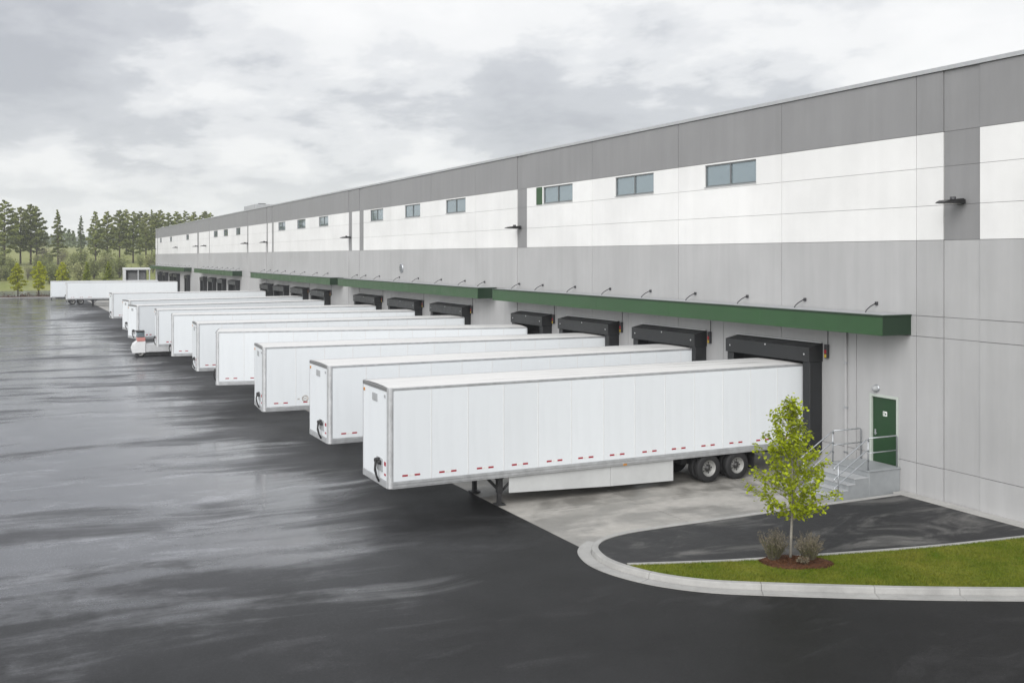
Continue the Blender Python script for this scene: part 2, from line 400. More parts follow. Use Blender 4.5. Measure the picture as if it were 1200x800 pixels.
def tag(o, label=None, cat=None, group=None, kind=None):
    if label: o['label'] = label
    if cat: o['category'] = cat
    if group: o['group'] = group
    if kind: o['kind'] = kind
    return o
def copy_tree(o, parent=None):
    c = o.copy(); col.objects.link(c); c.parent = parent
    for ch in list(o.children): copy_tree(ch, c)
    return c

# ------------------------------------------------------------------ the ground
W = 26.7                      # face of the dock wall
def terrain_z(x, y):
    k = max(0.0, y-268)
    z = 10.5*(1-math.exp(-k/95.0)) if k > 0 else 0.0
    z += 0.012*max(0, y-430)
    z += min(1, k/60.0)*1.2*mnoise.noise(Vector((x*0.012, y*0.012, 0.3)))
    return z
ys = [-400, -100, 0, 100, 200, 250, 262] + [268+8*i for i in range(24)] + [480, 520, 580, 660, 760, 900, 1100, 1400, 1810]
xs = [-2500, -1500, -900, -600, -400, -300] + [-200+20*i for i in range(36)] + [560, 700, 950, 1400, 2200, 3500]
mb = MB(); vs = [(x, y, -0.06 + terrain_z(x, y)) for y in ys for x in xs]; nx = len(xs)
mb.add(vs, [(j*nx+i, j*nx+i+1, (j+1)*nx+i+1, (j+1)*nx+i) for j in range(len(ys)-1) for i in range(nx-1)], 0, True)
tag(mb.build('meadow_ground', 'meadow', None, False), kind='structure')
mb = MB()
mb.add([(-160, -70, 0), (140, -70, 0), (140, 264, 0), (-160, 264, 0)], [(0, 1, 2, 3)])
tag(mb.build('parking_lot', 'wet_asphalt', None, False), kind='structure')

def hill(name, y, x0, x1, base, amp, seed, mat, dy=500):
    mb = MB(); n = 90; rows = 5; vs = []
    for r in range(rows):
        f = r/(rows-1)
        for i in range(n+1):
            x = x0+(x1-x0)*i/n
            h = base + amp*(mnoise.fractal(Vector((x*0.0030, seed, 0)), 1.0, 2.0, 4)) + 5*mnoise.noise(Vector((x*0.03, seed*3, 0)))
            vs.append((x, y+dy*f, 2 + max(0, h)*math.sin(f*math.pi/2)))
    mb.add(vs, [(r*(n+1)+i, r*(n+1)+i+1, (r+1)*(n+1)+i+1, (r+1)*(n+1)+i) for r in range(rows-1) for i in range(n)], 0, True)
    tag(mb.build(name, mat, None, False), kind='structure')
hill('hills', 1420, -1500, 1900, 46, 26, 3.3, 'hill_forest', 380)

# concrete apron in front of the docks, laid as slabs
def edge_x(y): return 13.85-0.018*(y-25)
apron = MB()
apron.add([(edge_x(24.2), 24.2, 0.002), (W+0.05, 24.2, 0.002), (W+0.05, 200, 0.002), (edge_x(200), 200, 0.002)], [(0, 1, 2, 3)])
apron = apron.build('apron_bed', 'sealant', None, False); tag(apron, kind='structure')
yb = [24.22, 28.4, 32.6, 36.8, 41.0, 45.2, 49.4, 53.6, 57.8, 62.0, 66.2, 70.4, 74.6, 78.8]
for j in range(len(yb)-1):
    y0, y1 = yb[j]+0.01, yb[j+1]-0.01
    xe0, xe1 = edge_x(y0), edge_x(y1)
    for i in range(3):
        f0, f1 = i/3.0, (i+1)/3.0
        a0, a1 = xe0+(W-0.03-xe0)*f0+0.01, xe0+(W-0.03-xe0)*f1-0.01
        b0, b1 = xe1+(W-0.03-xe1)*f0+0.01, xe1+(W-0.03-xe1)*f1-0.01
        m = MB(); m.prism([(a0, y0), (a1, y0), (b1, y1), (b0, y1)], 0.003, 0.010+0.002*random.random())
        m.build('concrete_slab', 'apron_concrete', apron)
m = MB(); m.prism([(edge_x(78.82), 78.82), (W-0.04, 78.82), (W-0.04, 199.9), (edge_x(199.9), 199.9)], 0.003, 0.010)
m.build('concrete_paving', 'apron_concrete', apron)

# ------------------------------------------------------------------ kerbed island
def catmull(pts, step=6):
    o = []
    for i in range(len(pts)-1):
        p0, p1, p2, p3 = pts[max(i-1, 0)], pts[i], pts[i+1], pts[min(i+2, len(pts)-1)]
        for k in range(step):
            t_ = k/step
            o.append(tuple(0.5*((2*p1[a]) + (-p0[a]+p2[a])*t_ + (2*p0[a]-5*p1[a]+4*p2[a]-p3[a])*t_*t_ + (-p0[a]+3*p1[a]-3*p2[a]+p3[a])*t_**3) for a in (0, 1)))
    o.append(pts[-1]); return o
KP = [(W-0.02, 24.97), (22.0, 24.97), (18.5, 24.96), (16.6, 24.95), (15.4, 24.85), (14.55, 24.55), (13.98, 24.02), (13.72, 23.35), (13.66, 22.7), (13.82, 21.92), (14.22, 21.05), (14.95, 20.2), (16.0, 19.46), (18.0, 18.24), (19.4, 17.45), (21.4, 16.42), (24.2, 15.0), (W-0.02, 13.72)]
K = catmull(KP, 6)
def offs(path, d):
    o = []
    for i, p in enumerate(path):
        a = path[max(i-1, 0)]; b = path[min(i+1, len(path)-1)]
        tx, ty = b[0]-a[0], b[1]-a[1]; L = math.hypot(tx, ty)
        o.append((p[0]+ty/L*d, p[1]-tx/L*d))      # +d : to the right of travel
    return o
# travel: from wall, round the nose, back to wall => outside is on the right
def strip_seg(path_l, profile, i0, i1, shrink=0.006):
    """sweep a closed (offset, z) profile along path indices i0..i1"""
    m = MB(); n = len(profile); vs = []
    lines = {q[0]: offs(path_l, q[0]) for q in profile}
    for k in range(i0, i1+1):
        for (d, z) in profile:
            x, y = lines[d][k]
            vs.append((x, y, z))
    if shrink:
        def nud(base, other):
            for q in range(n):
                a = Vector(vs[base*n+q]); b = Vector(vs[other*n+q]); L = (b-a).length
                if L > 1e-6: vs[base*n+q] = tuple(a+(b-a)*(shrink/L))
        nud(0, 1); nud(i1-i0, i1-i0-1)
    fs = [(k*n+j, k*n+(j+1) % n, (k+1)*n+(j+1) % n, (k+1)*n+j) for k in range(i1-i0) for j in range(n)]
    fs += [tuple(range(n)), tuple(range((i1-i0)*n, (i1-i0+1)*n))]
    m.add(vs, fs); return m
ISL_Z = 0.125
island = MB()
inner = offs(K, -0.10)
island.prism([(p[0], p[1]) for p in inner], 0.001, 0.110)
island = island.build('kerbed_island', 'mulch'); tag(island, kind='structure')
kerb_prof = [(0.03, -0.02), (0.012, 0.135), (-0.012, 0.155), (-0.155, 0.155), (-0.165, 0.145), (-0.165, 0.02)]
cuts = [0, 14, 30, 46, 58, 72, 79, 86, 93, len(K)-1]
for a, b_ in zip(cuts[:-1], cuts[1:]):
    if b_ > a: strip_seg(K, kerb_prof, a, b_).build('kerb_stone', 'kerb_concrete', island)
gut_prof = [(0.038, -0.02), (0.038, 0.016), (0.40, 0.022), (0.40, -0.02)]
for a, b_ in zip(cuts[2:-1], cuts[3:]):
    if b_ > a: strip_seg(K, gut_prof, max(a, 27), b_).build('gutter_slab', 'kerb_concrete', island)
MP = [(13.98, 22.25), (15.99, 21.54), (17.29, 21.17), (20.21, 20.47), (22.52, 20.0), (25.0, 19.66), (26.2, 19.52)]
MS = catmull(MP, 4)
mow_prof = [(0.055, 0.10), (0.055, 0.150), (-0.055, 0.150), (-0.055, 0.10)]
mc = [0, 8, 14, 20, len(MS)-1]
for a, b_ in zip(mc[:-1], mc[1:]): strip_seg(MS, mow_prof, a, b_, 0.004).build('edging_strip', 'kerb_concrete', island)
# asphalt field north of the strip, lawn south of it
kin = offs(K, -0.160)
def poly_between(kpts, strip, rev): return [p for p in kpts] + (strip[::-1] if rev else strip)
i_split = min(range(len(K)), key=lambda i: (K[i][0]-13.75)**2+(K[i][1]-22.3)**2)
north = [p for p in kin[:i_split+1] if p[0] < 26.21]
north = [(26.21, 24.80)] + [p for p in north] + offs(MS, -0.05)
m = MB(); m.prism(north, 0.108, ISL_Z); m.build('asphalt_field', 'island_asphalt', island)
south = offs(MS, 0.05)[::-1]
lawn_poly = offs(MS, 0.052) + [(26.21, 19.4), (26.21, 14.15)] + [p for p in kin[i_split+1:] if p[0] < 26.2][::-1]
m = MB(); m.prism(lawn_poly, 0.107, ISL_Z-0.004); m.build('lawn_soil', 'lawn', island)
y = 25.17
while y > 13.9:                                                    # concrete mow strip along the wall
    y1 = max(13.9, y-1.52)
    m = MB(); m.box(26.225, W-0.005, y1+0.006, y-0.006, 0.02, 0.150, ch=0.008); m.build('concrete_slab', 'walk_concrete', island); y = y1
def inside(poly, x, y):
    c = False; j = len(poly)-1
    for i in range(len(poly)):
        xi, yi = poly[i]; xj, yj = poly[j]
        if (yi > y) != (yj > y) and x < (xj-xi)*(y-yi)/(yj-yi)+xi: c = not c
        j = i
    return c
MUL = (18.0, 20.52)
def in_mulch(x, y):
    u = (x-MUL[0])*0.85+(y-MUL[1])*-0.52; v = (x-MUL[0])*0.52+(y-MUL[1])*0.85
    return (u/0.95)**2+(v/0.62)**2 < 1
rg = random.Random(3)
mb = MB(); cnt = 0
while cnt < 62000:
    x = rg.uniform(13.7, 26.2); y = rg.uniform(14.0, 22.4)
    if not inside(lawn_poly, x, y) or in_mulch(x, y): continue
    dens = 0.5+0.9*mnoise.noise(Vector((x*0.9, y*0.9, 1.0)))
    if rg.random() > 0.55+dens: continue
    h = rg.uniform(0.025, 0.065)*(0.85+0.4*dens); a = rg.uniform(0, 6.283); wd = rg.uniform(0.004, 0.009)
    lx, ly = rg.gauss(0, 0.022), rg.gauss(0, 0.022)
    dx, dy = math.cos(a)*wd, math.sin(a)*wd; z = ISL_Z-0.006
    mb.add([(x-dx, y-dy, z), (x+dx, y+dy, z), (x+lx, y+ly, z+h)], [(0, 1, 2)]); cnt += 1
tag(mb.build('grass', 'grass_blade', None, False), 'short green lawn on the kerbed island', 'grass', kind='stuff')
# mulch bed: low mound with chips
mb = MB(); n = 40; vs = [(MUL[0], MUL[1], ISL_Z+0.075)]
for rr_ in (0.5, 0.8, 1.0):
    for i in range(n):
        a = 2*math.pi*i/n; u = 0.97*rr_*math.cos(a)*(1+0.05*math.sin(5*a)); v = 0.64*rr_*math.sin(a)*(1+0.06*math.cos(3*a))
        vs.append((MUL[0]+u*0.85+v*0.52, MUL[1]-u*0.52+v*0.85, ISL_Z+(0.06 if rr_ == 0.5 else 0.04 if rr_ == 0.8 else -0.01)))
fs = [(0, 1+i, 1+(i+1) % n) for i in range(n)] + [(1+r*n+i, 1+(r+1)*n+i, 1+(r+1)*n+(i+1) % n, 1+r*n+(i+1) % n) for r in range(2) for i in range(n)]
mb.add(vs, fs, 0, True)
for i in range(2600):
    a = rg.uniform(0, 6.283); q = math.sqrt(rg.random()); u = 0.95*q*math.cos(a); v = 0.62*q*math.sin(a)
    p = Vector((MUL[0]+u*0.85+v*0.52, MUL[1]-u*0.52+v*0.85, ISL_Z+0.075*(1-q*q)+rg.uniform(0.0, 0.015)))
    d1 = Vector((rg.gauss(0, 1), rg.gauss(0, 1), rg.gauss(0, .4))).normalized()*rg.uniform(0.012, 0.035)
    d2 = Vector((rg.gauss(0, 1), rg.gauss(0, 1), rg.gauss(0, .4))).normalized()*rg.uniform(0.005, 0.010)
    mb.add([p-d1-d2, p+d1-d2, p+d1+d2, p-d1+d2], [(0, 1, 2, 3)])
tag(mb.build('bark_mulch', 'mulch', None, False), 'reddish brown bark mulch round the young tree', 'mulch', kind='stuff')

# ------------------------------------------------------------------ the warehouse
wh = empty('warehouse', (W, 100, 0))
def wpart(mb, name, mats, parent=None, recalc=True):
    """mesh given in world coordinates, parented under the warehouse (or one of its parts) at its own place"""
    me = mb.mesh(name, mats, recalc); p = parent or wh
    o = link(name, me, p); o.matrix_parent_inverse = p.matrix_world.inverted(); return o
bpy.context.view_layer.update()
tag(wh, 'long grey and white concrete warehouse with green canopies over its truck docks', 'warehouse')
Y0, Y1, XB = -14.0, 237.0, 92.0
m = MB(); m.box(W+0.16, XB, Y0+0.1, Y1-0.1, -0.05, 13.55); wpart(m, 'wall', 'core_grey')
m = MB(); m.box(W+0.5, XB-0.05, Y0+0.15, Y1-0.15, 13.551, 13.66); wpart(m, 'roof', 'roofing')
strips = [(22.14, 23.52), (53.48, 54.78), (85.14, 86.38), (88.56, 89.61), (120.04, 121.03), (123.2, 124.0), (134.87, 135.71), (165.2, 165.9), (176.06, 177.9), (232.7, 233.9)]
joints = sorted(set([Y0, -7, 0.2, 7.4, 14.8, 24.61, 31.25, 38.18, 45.89, 61.01, 68.84, 77.9, 94.98, 103.3, 111.7, 129.4, 138.87, 147.7, 156.5, 186.6, 198, 209.5, 221, Y1] + [q for s_ in strips for q in s_]))
wins = [(32.79, 36.21), (40.18, 43.61), (47.98, 51.41), (62.63, 66.15), (71.22, 74.59), (79.83, 83.23), (96.39, 99.87), (105.15, 108.8), (114.15, 117.7), (140.28, 143.39), (149.52, 152.95), (157.99, 161.5), (184.2-0.5, 186.2), (209.9, 213.0), (226.2, 229.0)]
wins[12] = (187.4, 190.6)
WZ0, WZ1 = 10.99, 11.93
rows = [(0.0, 1.18, 'L'), (1.18, 5.37, 'L'), (5.37, 6.05, 'L'), (6.05, 8.53, 'L'), (8.53, 9.65, 'W'), (9.65, 10.89, 'W'), (10.89, 12.0, 'W'), (12.0, 13.96, 'D')]
extra_low = [27.3, 34.9, 42.4, 49.85, 56.5, 69.3, 79.0, 102.4, 110.4, 119.0]
def wall_panel(y0, y1, z0, z1, holes, mat, rec):
    yy = sorted(set([y0, y1] + [q for h in holes for q in h[:2]])); zz = sorted(set([z0, z1] + [q for h in holes for q in h[2:]]))
    xf, xb = W+rec, W+0.157
    ny, nz = len(yy)-1, len(zz)-1
    def solid(i, j):
        if i < 0 or j < 0 or i >= ny or j >= nz: return False
        cy, cz = (yy[i]+yy[i+1])/2, (zz[j]+zz[j+1])/2
        return not any(h[0] < cy < h[1] and h[2] < cz < h[3] for h in holes)
    m = MB()
    for i in range(ny):
        for j in range(nz):
            if not solid(i, j): continue
            a, b, c, d = yy[i], yy[i+1], zz[j], zz[j+1]
            m.add([(xf, b, c), (xf, a, c), (xf, a, d), (xf, b, d)], [(0, 1, 2, 3)])
            if not solid(i-1, j): m.add([(xf, a, c), (xb, a, c), (xb, a, d), (xf, a, d)], [(0, 1, 2, 3)])
            if not solid(i+1, j): m.add([(xb, b, c), (xf, b, c), (xf, b, d), (xb, b, d)], [(0, 1, 2, 3)])
            if not solid(i, j-1): m.add([(xf, b, c), (xb, b, c), (xb, a, c), (xf, a, c)], [(0, 1, 2, 3)])
            if not solid(i, j+1): m.add([(xb, b, d), (xf, b, d), (xf, a, d), (xb, a, d)], [(0, 1, 2, 3)])
    wpart(m, 'wall_panel', mat, None, False)
DOOR = (25.42, 26.62, 0.89, 3.20)
seal = MB()
def is_strip(a, b): return any(abs(a-s_[0]) < 0.01 and abs(b-s_[1]) < 0.01 for s_ in strips)
for (z0, z1, kind) in rows:
    js = list(joints)
    if z0 in (0.0, 1.18): js = sorted(set(js + extra_low))
    g = 0.011
    gz = 0.006 if kind == 'W' else 0.009
    for a, b in zip(js[:-1], js[1:]):
        st = is_strip(a, b)
        mat = {'L': 'wall_light', 'W': 'wall_dark' if st else 'wall_white', 'D': 'wall_dark'}[kind]
        holes = []
        if kind == 'W' and z0 > 10.5: holes = [(p, q, WZ0, WZ1) for p, q in wins if p > a and q < b]
        if DOOR[0] > a and DOOR[1] < b and z0 == 1.18: holes = [(DOOR[0], DOOR[1], 1.0, DOOR[3])]
        if DOOR[0] > a and DOOR[1] < b and z0 == 0.0: holes = [(DOOR[0], DOOR[1], DOOR[2], 1.3)]
        hh = [(p, q, max(r_, z0+gz), min(s2_, z1-gz)) for p, q, r_, s2_ in holes]
        wall_panel(a+g, b-g, z0+gz, z1-gz, hh, mat, 0.035 if st else 0.0)
    for q in js[1:-1]:
        seal.box(W+0.050, W+0.10, q-0.013, q+0.013, z0+0.03, z1-0.03)
for (z0, z1, kind) in rows[1:]:
    for a, b in zip(joints[:-1], joints[1:]):
        if abs(z0-1.18) < 0.01 and a < DOOR[0] < b:
            seal.box(W+0.052, W+0.10, a+0.02, DOOR[0]-0.01, z0-0.008, z0+0.008); seal.box(W+0.052, W+0.10, DOOR[1]+0.01, b-0.02, z0-0.008, z0+0.008)
        else: seal.box(W+0.052, W+0.10, a+0.02, b-0.02, z0-0.008, z0+0.008)
wpart(seal, 'joint_sealant', 'sealant')
# parapet coping in lengths
y = Y0
while y < Y1-0.1:
    y1 = min(Y1, y+7.6)
    m = MB(); m.box(W-0.06, W+0.42, y+0.0005, y1-0.0005, 13.965, 14.10, ch=0.002); wpart(m, 'coping', 'coping_metal'); y = y1
# far and near return faces
m = MB(); m.box(W+0.005, XB, Y1-0.09, Y1+0.02, 0, 13.95); wpart(m, 'end_wall', 'wall_light')
m = MB(); m.box(W+0.005, XB, Y0-0.02, Y0+0.09, 0, 13.95); wpart(m, 'end_wall', 'wall_light')
# windows
for (a, b) in wins:
    fr = MB(); d0, d1 = W+0.045, W+0.14; t_ = 0.055
    e = 0.004; A, B_, C_, D_ = a+e, b-e, WZ0+e, WZ1-e
    fr.box(d0, d1, A, B_, C_, C_+t_); fr.box(d0, d1, A, B_, D_-t_, D_)
    fr.box(d0, d1, A, A+t_, C_+t_+0.001, D_-t_-0.001); fr.box(d0, d1, B_-t_, B_, C_+t_+0.001, D_-t_-0.001)
    f = wpart(fr, 'window', 'frame_alu')
    mid = (a+b)/2
    mm = MB(); mm.box(d0+0.002, d1-0.02, mid-0.035, mid+0.035, C_+t_+0.001, D_-t_-0.001); wpart(mm, 'mullion', 'frame_alu', f)
    for (p, q) in ((A+t_+0.001, mid-0.036), (mid+0.036, B_-t_-0.001)):
        g = MB(); g.box(W+0.095, W+0.105, p, q, C_+t_+0.001, D_-t_-0.001); wpart(g, 'pane', 'glass', f)
    sl = MB(); sl.box(W-0.03, W+0.05, a-0.02, b+0.02, WZ0-0.035, WZ0-0.003, ch=0.004); wpart(sl, 'sill', 'coping_metal', f)
m = MB(); m.box(W-0.05, W-0.002, 51.52, 52.18, 10.96, 11.95, ch=0.008); tag(wpart(m, 'wall_board', 'green_paint'), 'green upright board beside a window')
# round louvre vent
m = MB(); m.lathe([(0.0, W-0.10), (0.28, W-0.10), (0.36, W-0.06), (0.36, W-0.002)], 20, 'x', 0, (0, 75.26, 7.1))
v = wpart(m, 'vent', 'galv')
for i in range(5):
    m = MB(); hw = 0.30*math.cos((i-2)*0.5); m.box(W-0.125, W-0.102, 75.26-hw, 75.26+hw, 7.1-0.24+0.12*i-0.02, 7.1-0.24+0.12*i+0.02); wpart(m, 'louvre', 'dark_metal', v)
# steel door
m = MB()
a, b, c, d = DOOR
m.box(W-0.02, W+0.13, a-0.045, a+0.045, c, d+0.045); m.box(W-0.02, W+0.13, b-0.045, b+0.045, c, d+0.045); m.box(W-0.019, W+0.129, a+0.046, b-0.046, d-0.045, d+0.044)
fr = wpart(m, 'door_frame', 'door_frame')
m = MB(); m.box(W+0.05, W+0.10, a+0.05, b-0.05, c+0.01, d-0.05, ch=0.004)
dr = tag(wpart(m, 'door', 'green_door'), 'dark green steel door')
m = MB(); m.box(W+0.02, W+0.049, b-0.20, b-0.14, 1.82, 2.02, ch=0.006); m.tube([(W+0.02, b-0.17, 1.9), (W-0.03, b-0.17, 1.9), (W-0.03, b-0.30, 1.9)], 0.012, 8); wpart(m, 'handle', 'galv', dr)
m = MB(); m.box(W+0.043, W+0.049, 25.93, 26.11, 2.52, 2.68); sg = wpart(m, 'sign', 'sign_white', dr)
for z in (1.2, 2.1, 3.0):
    m = MB(); m.tube([(W+0.04, a+0.052, z-0.06), (W+0.04, a+0.052, z+0.06)], 0.014, 8); wpart(m, 'hinge', 'galv', dr)
# pictogram blocks on the little sign
m = MB()
for (p, q, r_, s_) in ((25.96, 26.02, 2.56, 2.63), (26.045, 26.085, 2.60, 2.66), (26.045, 26.085, 2.55, 2.585)): m.box(W+0.040, W+0.0425, p, q, r_, s_)
# (kept blank-ish: print is too small to read in the photograph)
wpart(m, 'door_sign_print', 'sign_ink', dr)
# downpipe
m = MB(); m.box(W-0.085, W-0.005, 27.72, 27.82, 0.25, 5.30, ch=0.012); dp = wpart(m, 'downpipe', 'wall_light')
for z in (1.0, 2.6, 4.2):
    m = MB(); m.box(W-0.095, W-0.002, 27.70, 27.84, z-0.025, z+0.025, ch=0.004); wpart(m, 'bracket', 'galv', dp)

# green canopies, with tie rods
CD = 1.30
def canopy(y0, y1, rods):
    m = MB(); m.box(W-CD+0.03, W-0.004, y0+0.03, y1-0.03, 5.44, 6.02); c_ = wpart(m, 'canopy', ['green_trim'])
    m = MB()
    yy = y0; pieces = max(1, round((y1-y0)/6.1)); L = (y1-y0)/pieces
    for i in range(pieces):
        m = MB(); m.box(W-CD, W-CD+0.028, y0+i*L+0.003, y0+(i+1)*L-0.003, 5.40, 6.02, ch=0.006); wpart(m, 'fascia', 'green_paint', c_)
    for (p, q) in ((y0, y0+0.028), (y1-0.028, y1)):
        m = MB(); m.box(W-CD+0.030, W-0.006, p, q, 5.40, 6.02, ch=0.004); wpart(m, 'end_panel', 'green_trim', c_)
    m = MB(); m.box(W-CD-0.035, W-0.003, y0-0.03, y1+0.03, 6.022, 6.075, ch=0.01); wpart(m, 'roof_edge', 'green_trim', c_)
    m = MB(); m.box(W-CD+0.04, W-0.005, y0+0.035, y1-0.035, 5.41, 5.437); wpart(m, 'soffit', 'soffit', c_)
    m = MB(); m.box(W-CD+0.10, W-0.06, y0+0.06, y1-0.06, 6.077, 6.085); wpart(m, 'roof_sheet', 'plate_grey', c_)
    for r_ in rods:
        m = MB()
        m.tube([(W-0.55, r_, 6.07), (W-0.50, r_, 6.16), (W-0.34, r_, 6.27), (W-0.12, r_, 6.37), (W-0.01, r_, 6.385)], 0.020, 6)
        m.box(W-0.07, W-0.002, r_-0.055, r_+0.055, 6.32, 6.44, ch=0.01)
        wpart(m, 'tie_rod', 'dark_metal', c_)
def spaced(a, b, n): return [a+(b-a)*i/(n-1) for i in range(n)]
canopy(24.83, 55.5, [26.33, 29.91, 33.3, 36.86, 40.4, 44.04, 47.65, 51.41, 54.44])
canopy(57.7, 88.6, [62.67-3.2, 62.67, 66.94, 71.53, 75.75, 80.71, 84.41, 86.9])
canopy(91.2, 127.0, [96.42, 100.39, 105.33, 109.72, 113.99, 117.74, 121.58, 124.9])
canopy(139.0, 172.5, spaced(140.9, 170.5, 8))
canopy(184.0, 236.5, spaced(186.5, 233.0, 11))

# dock shelters
def dock(y0, y1, detail=True):
    hd = 0.66; ft = 0.42
    m = MB(); m.box(W-0.04, W-0.004, y0+ft-0.05, y1-ft+0.05, 1.0, 4.2); s_ = wpart(m, 'dock_shelter', 'black_foam')
    m = MB()
    # head pad: box with a sloping top
    xs0, xs1 = W-hd, W-0.006
    m.add([(xs0, y0, 4.13), (xs0, y1, 4.13), (xs0, y1, 4.66), (xs0, y0, 4.66), (xs1, y0, 4.13), (xs1, y1, 4.13), (xs1, y1, 4.80), (xs1, y0, 4.80)],
          [(0, 1, 2, 3), (4, 7, 6, 5), (0, 3, 7, 4), (1, 5, 6, 2), (0, 4, 5, 1), (3, 2, 6, 7)])
    wpart(m, 'head_pad', 'black_vinyl', s_)
    for (p, q) in ((y0+0.03, y0+ft), (y1-ft, y1-0.03)):
        m = MB(); m.box(W-hd+0.06, W-0.006, p, q, 0.75, 4.128, ch=0.02); wpart(m, 'side_pad', 'black_vinyl', s_)
    m = MB(); m.box(W-0.14, W-0.004, y0-0.02, y1+0.02, 4.803, 4.845, ch=0.006); wpart(m, 'drip_cap', 'drip_metal', s_)
    if detail:
        for q in (y0+0.28, y1-0.28, (y0+y1)/2):
            m = MB(); m.lathe([(0, W-hd-0.012), (0.035, W-hd-0.012), (0.035, W-hd+0.001)], 8, 'x', 0, (0, q, 4.40 if q != (y0+y1)/2 else 4.60)); wpart(m, 'grommet', 'drip_metal', s_)
        for q in (y0+ft+0.35, y1-ft-0.35):
            m = MB(); m.box(W-0.16, W-0.041, q-0.12, q+0.12, 0.85, 1.25, ch=0.01); wpart(m, 'bumper', 'black_foam', s_)
        # signal lamp box on the wall beside the shelter
        m = MB(); m.box(W-0.14, W-0.004, y0-0.34, y0-0.20, 4.28, 4.78, ch=0.01); lb = wpart(m, 'signal_lamp', 'dark_metal', s_)
        m = MB(); m.box(W-0.152, W-0.141, y0-0.325, y0-0.215, 4.30, 4.42); wpart(m, 'lamp_lens', 'yellow_sticker', lb)
        m = MB(); m.box(W-0.152, W-0.141, y0-0.325, y0-0.215, 4.46, 4.58); wpart(m, 'lamp_lens', 'red_tape', lb)
        m = MB(); m.tube([(W-0.02, y0-0.27, 4.78), (W-0.02, y0-0.27, 5.40)], 0.012, 6); wpart(m, 'conduit', 'dark_metal', lb)
docks = [(28.98, 33.9), (36.05, 41.05), (43.2, 48.45), (50.3, 54.3), (61.7, 67.6), (70.7, 76.9), (80.1, 86.05), (95.5, 100.9), (103.8, 109.2), (112.3, 117.6), (120.2, 124.8), (140.4, 146.1), (150.6, 155.0), (158.9, 163.4), (167.6, 171.0), (185.6, 188.6), (198.4, 203.4), (205.0, 209.0), (215, 219.5), (224, 228.5)]
for i, (a, b) in enumerate(docks): dock(a, b, i < 9)

# wall lamps (hang on the wall: things of their own)
def wall_lamp(y, label, group=None):
    r_ = empty('wall_lamp', (W, y, 9.66)); r_.scale = (0.9, 0.9, 0.85); bpy.context.view_layer.update()
    m = MB()
    prof = [(-1.06, 0.0), (-1.0, 0.055), (-0.80, 0.12), (-0.28, 0.17), (-0.06, 0.16), (-0.06, 0.0)]
    n = len(prof); vs = [(x, s_*(0.19 if x < -0.9 else 0.24), z) for s_ in (-1, 1) for x, z in prof]
    m.add(vs, [tuple(range(n)), tuple(range(n, 2*n))] + [(i, (i+1) % n, n+(i+1) % n, n+i) for i in range(n)])
    m.build('housing', 'lamp_black', r_)
    m = MB(); m.box(-0.058, -0.004, -0.14, 0.14, -0.03, 0.20, ch=0.01); m.build('mounting_plate', 'lamp_black', r_)
    m = MB(); m.lathe([(0.0, 0.25), (0.10, 0.25), (0.10, 0.155)], 14, 'z', 0, (-0.40, 0, 0)); m.build('photocell', 'dark_metal', r_)
    m = MB(); m.box(-0.92, -0.20, -0.17, 0.17, -0.012, -0.002); m.build('lens', 'lens', r_)
    tag(r_, label, 'wall lamp', group)
wall_lamp(22.83, 'black wall lamp on the wide dark grey strip past the green door', 'lamps on the warehouse wall')
wall_lamp(54.4, 'black wall lamp on the grey strip beside the window with a green board', 'lamps on the warehouse wall')
for y in (89.1, 123.6, 135.3, 177.0): wall_lamp(y, 'small black wall lamp on a thin grey strip of the far white wall', 'lamps on the warehouse wall')
for y in (168.6, 201.9, 236.2): wall_lamp(y, 'tiny black wall lamp on plain white wall at the far end', 'lamps on the warehouse wall')
# dome lamp over the door
r_ = empty('door_lamp', (W, 26.35, 3.44))
m = MB(); m.lathe([(0.0, -0.19), (0.06, -0.18), (0.10, -0.13), (0.11, -0.06), (0.11, -0.003)], 16, 'x'); m.build('shade', 'plate_grey', r_)
m = MB(); m.lathe([(0.0, -0.035), (0.135, -0.035), (0.14, -0.003)], 16, 'x'); m.build('back_plate', 'galv', r_)
tag(r_, 'small grey dome lamp above the green steel door', 'lamp')
# rooftop units
for (x, y, l) in ((31.0, 149.5, 'boxy grey air handling unit with two fan cowls on the warehouse roof'),):
    r_ = empty('rooftop_unit', (x, y, 13.66))
    h = 1.75
    m = MB(); m.box(-1.2, 1.2, -4.2, 4.2, 0.25, h, ch=0.03); m.build('casing', 'plate_grey', r_)
    m = MB(); m.box(-1.0, 1.0, -2.2, 2.2, 0.0, 0.249); m.build('base', 'dark_metal', r_)
    for k in (-2.6, 2.4):
        m = MB(); m.lathe([(0.0, h+0.16), (0.55, h+0.16), (0.6, h+0.002)], 18, 'z', 0, (0, k, 0)); m.build('fan_cowl', 'dark_metal', r_)
    tag(r_, l, 'roof unit')

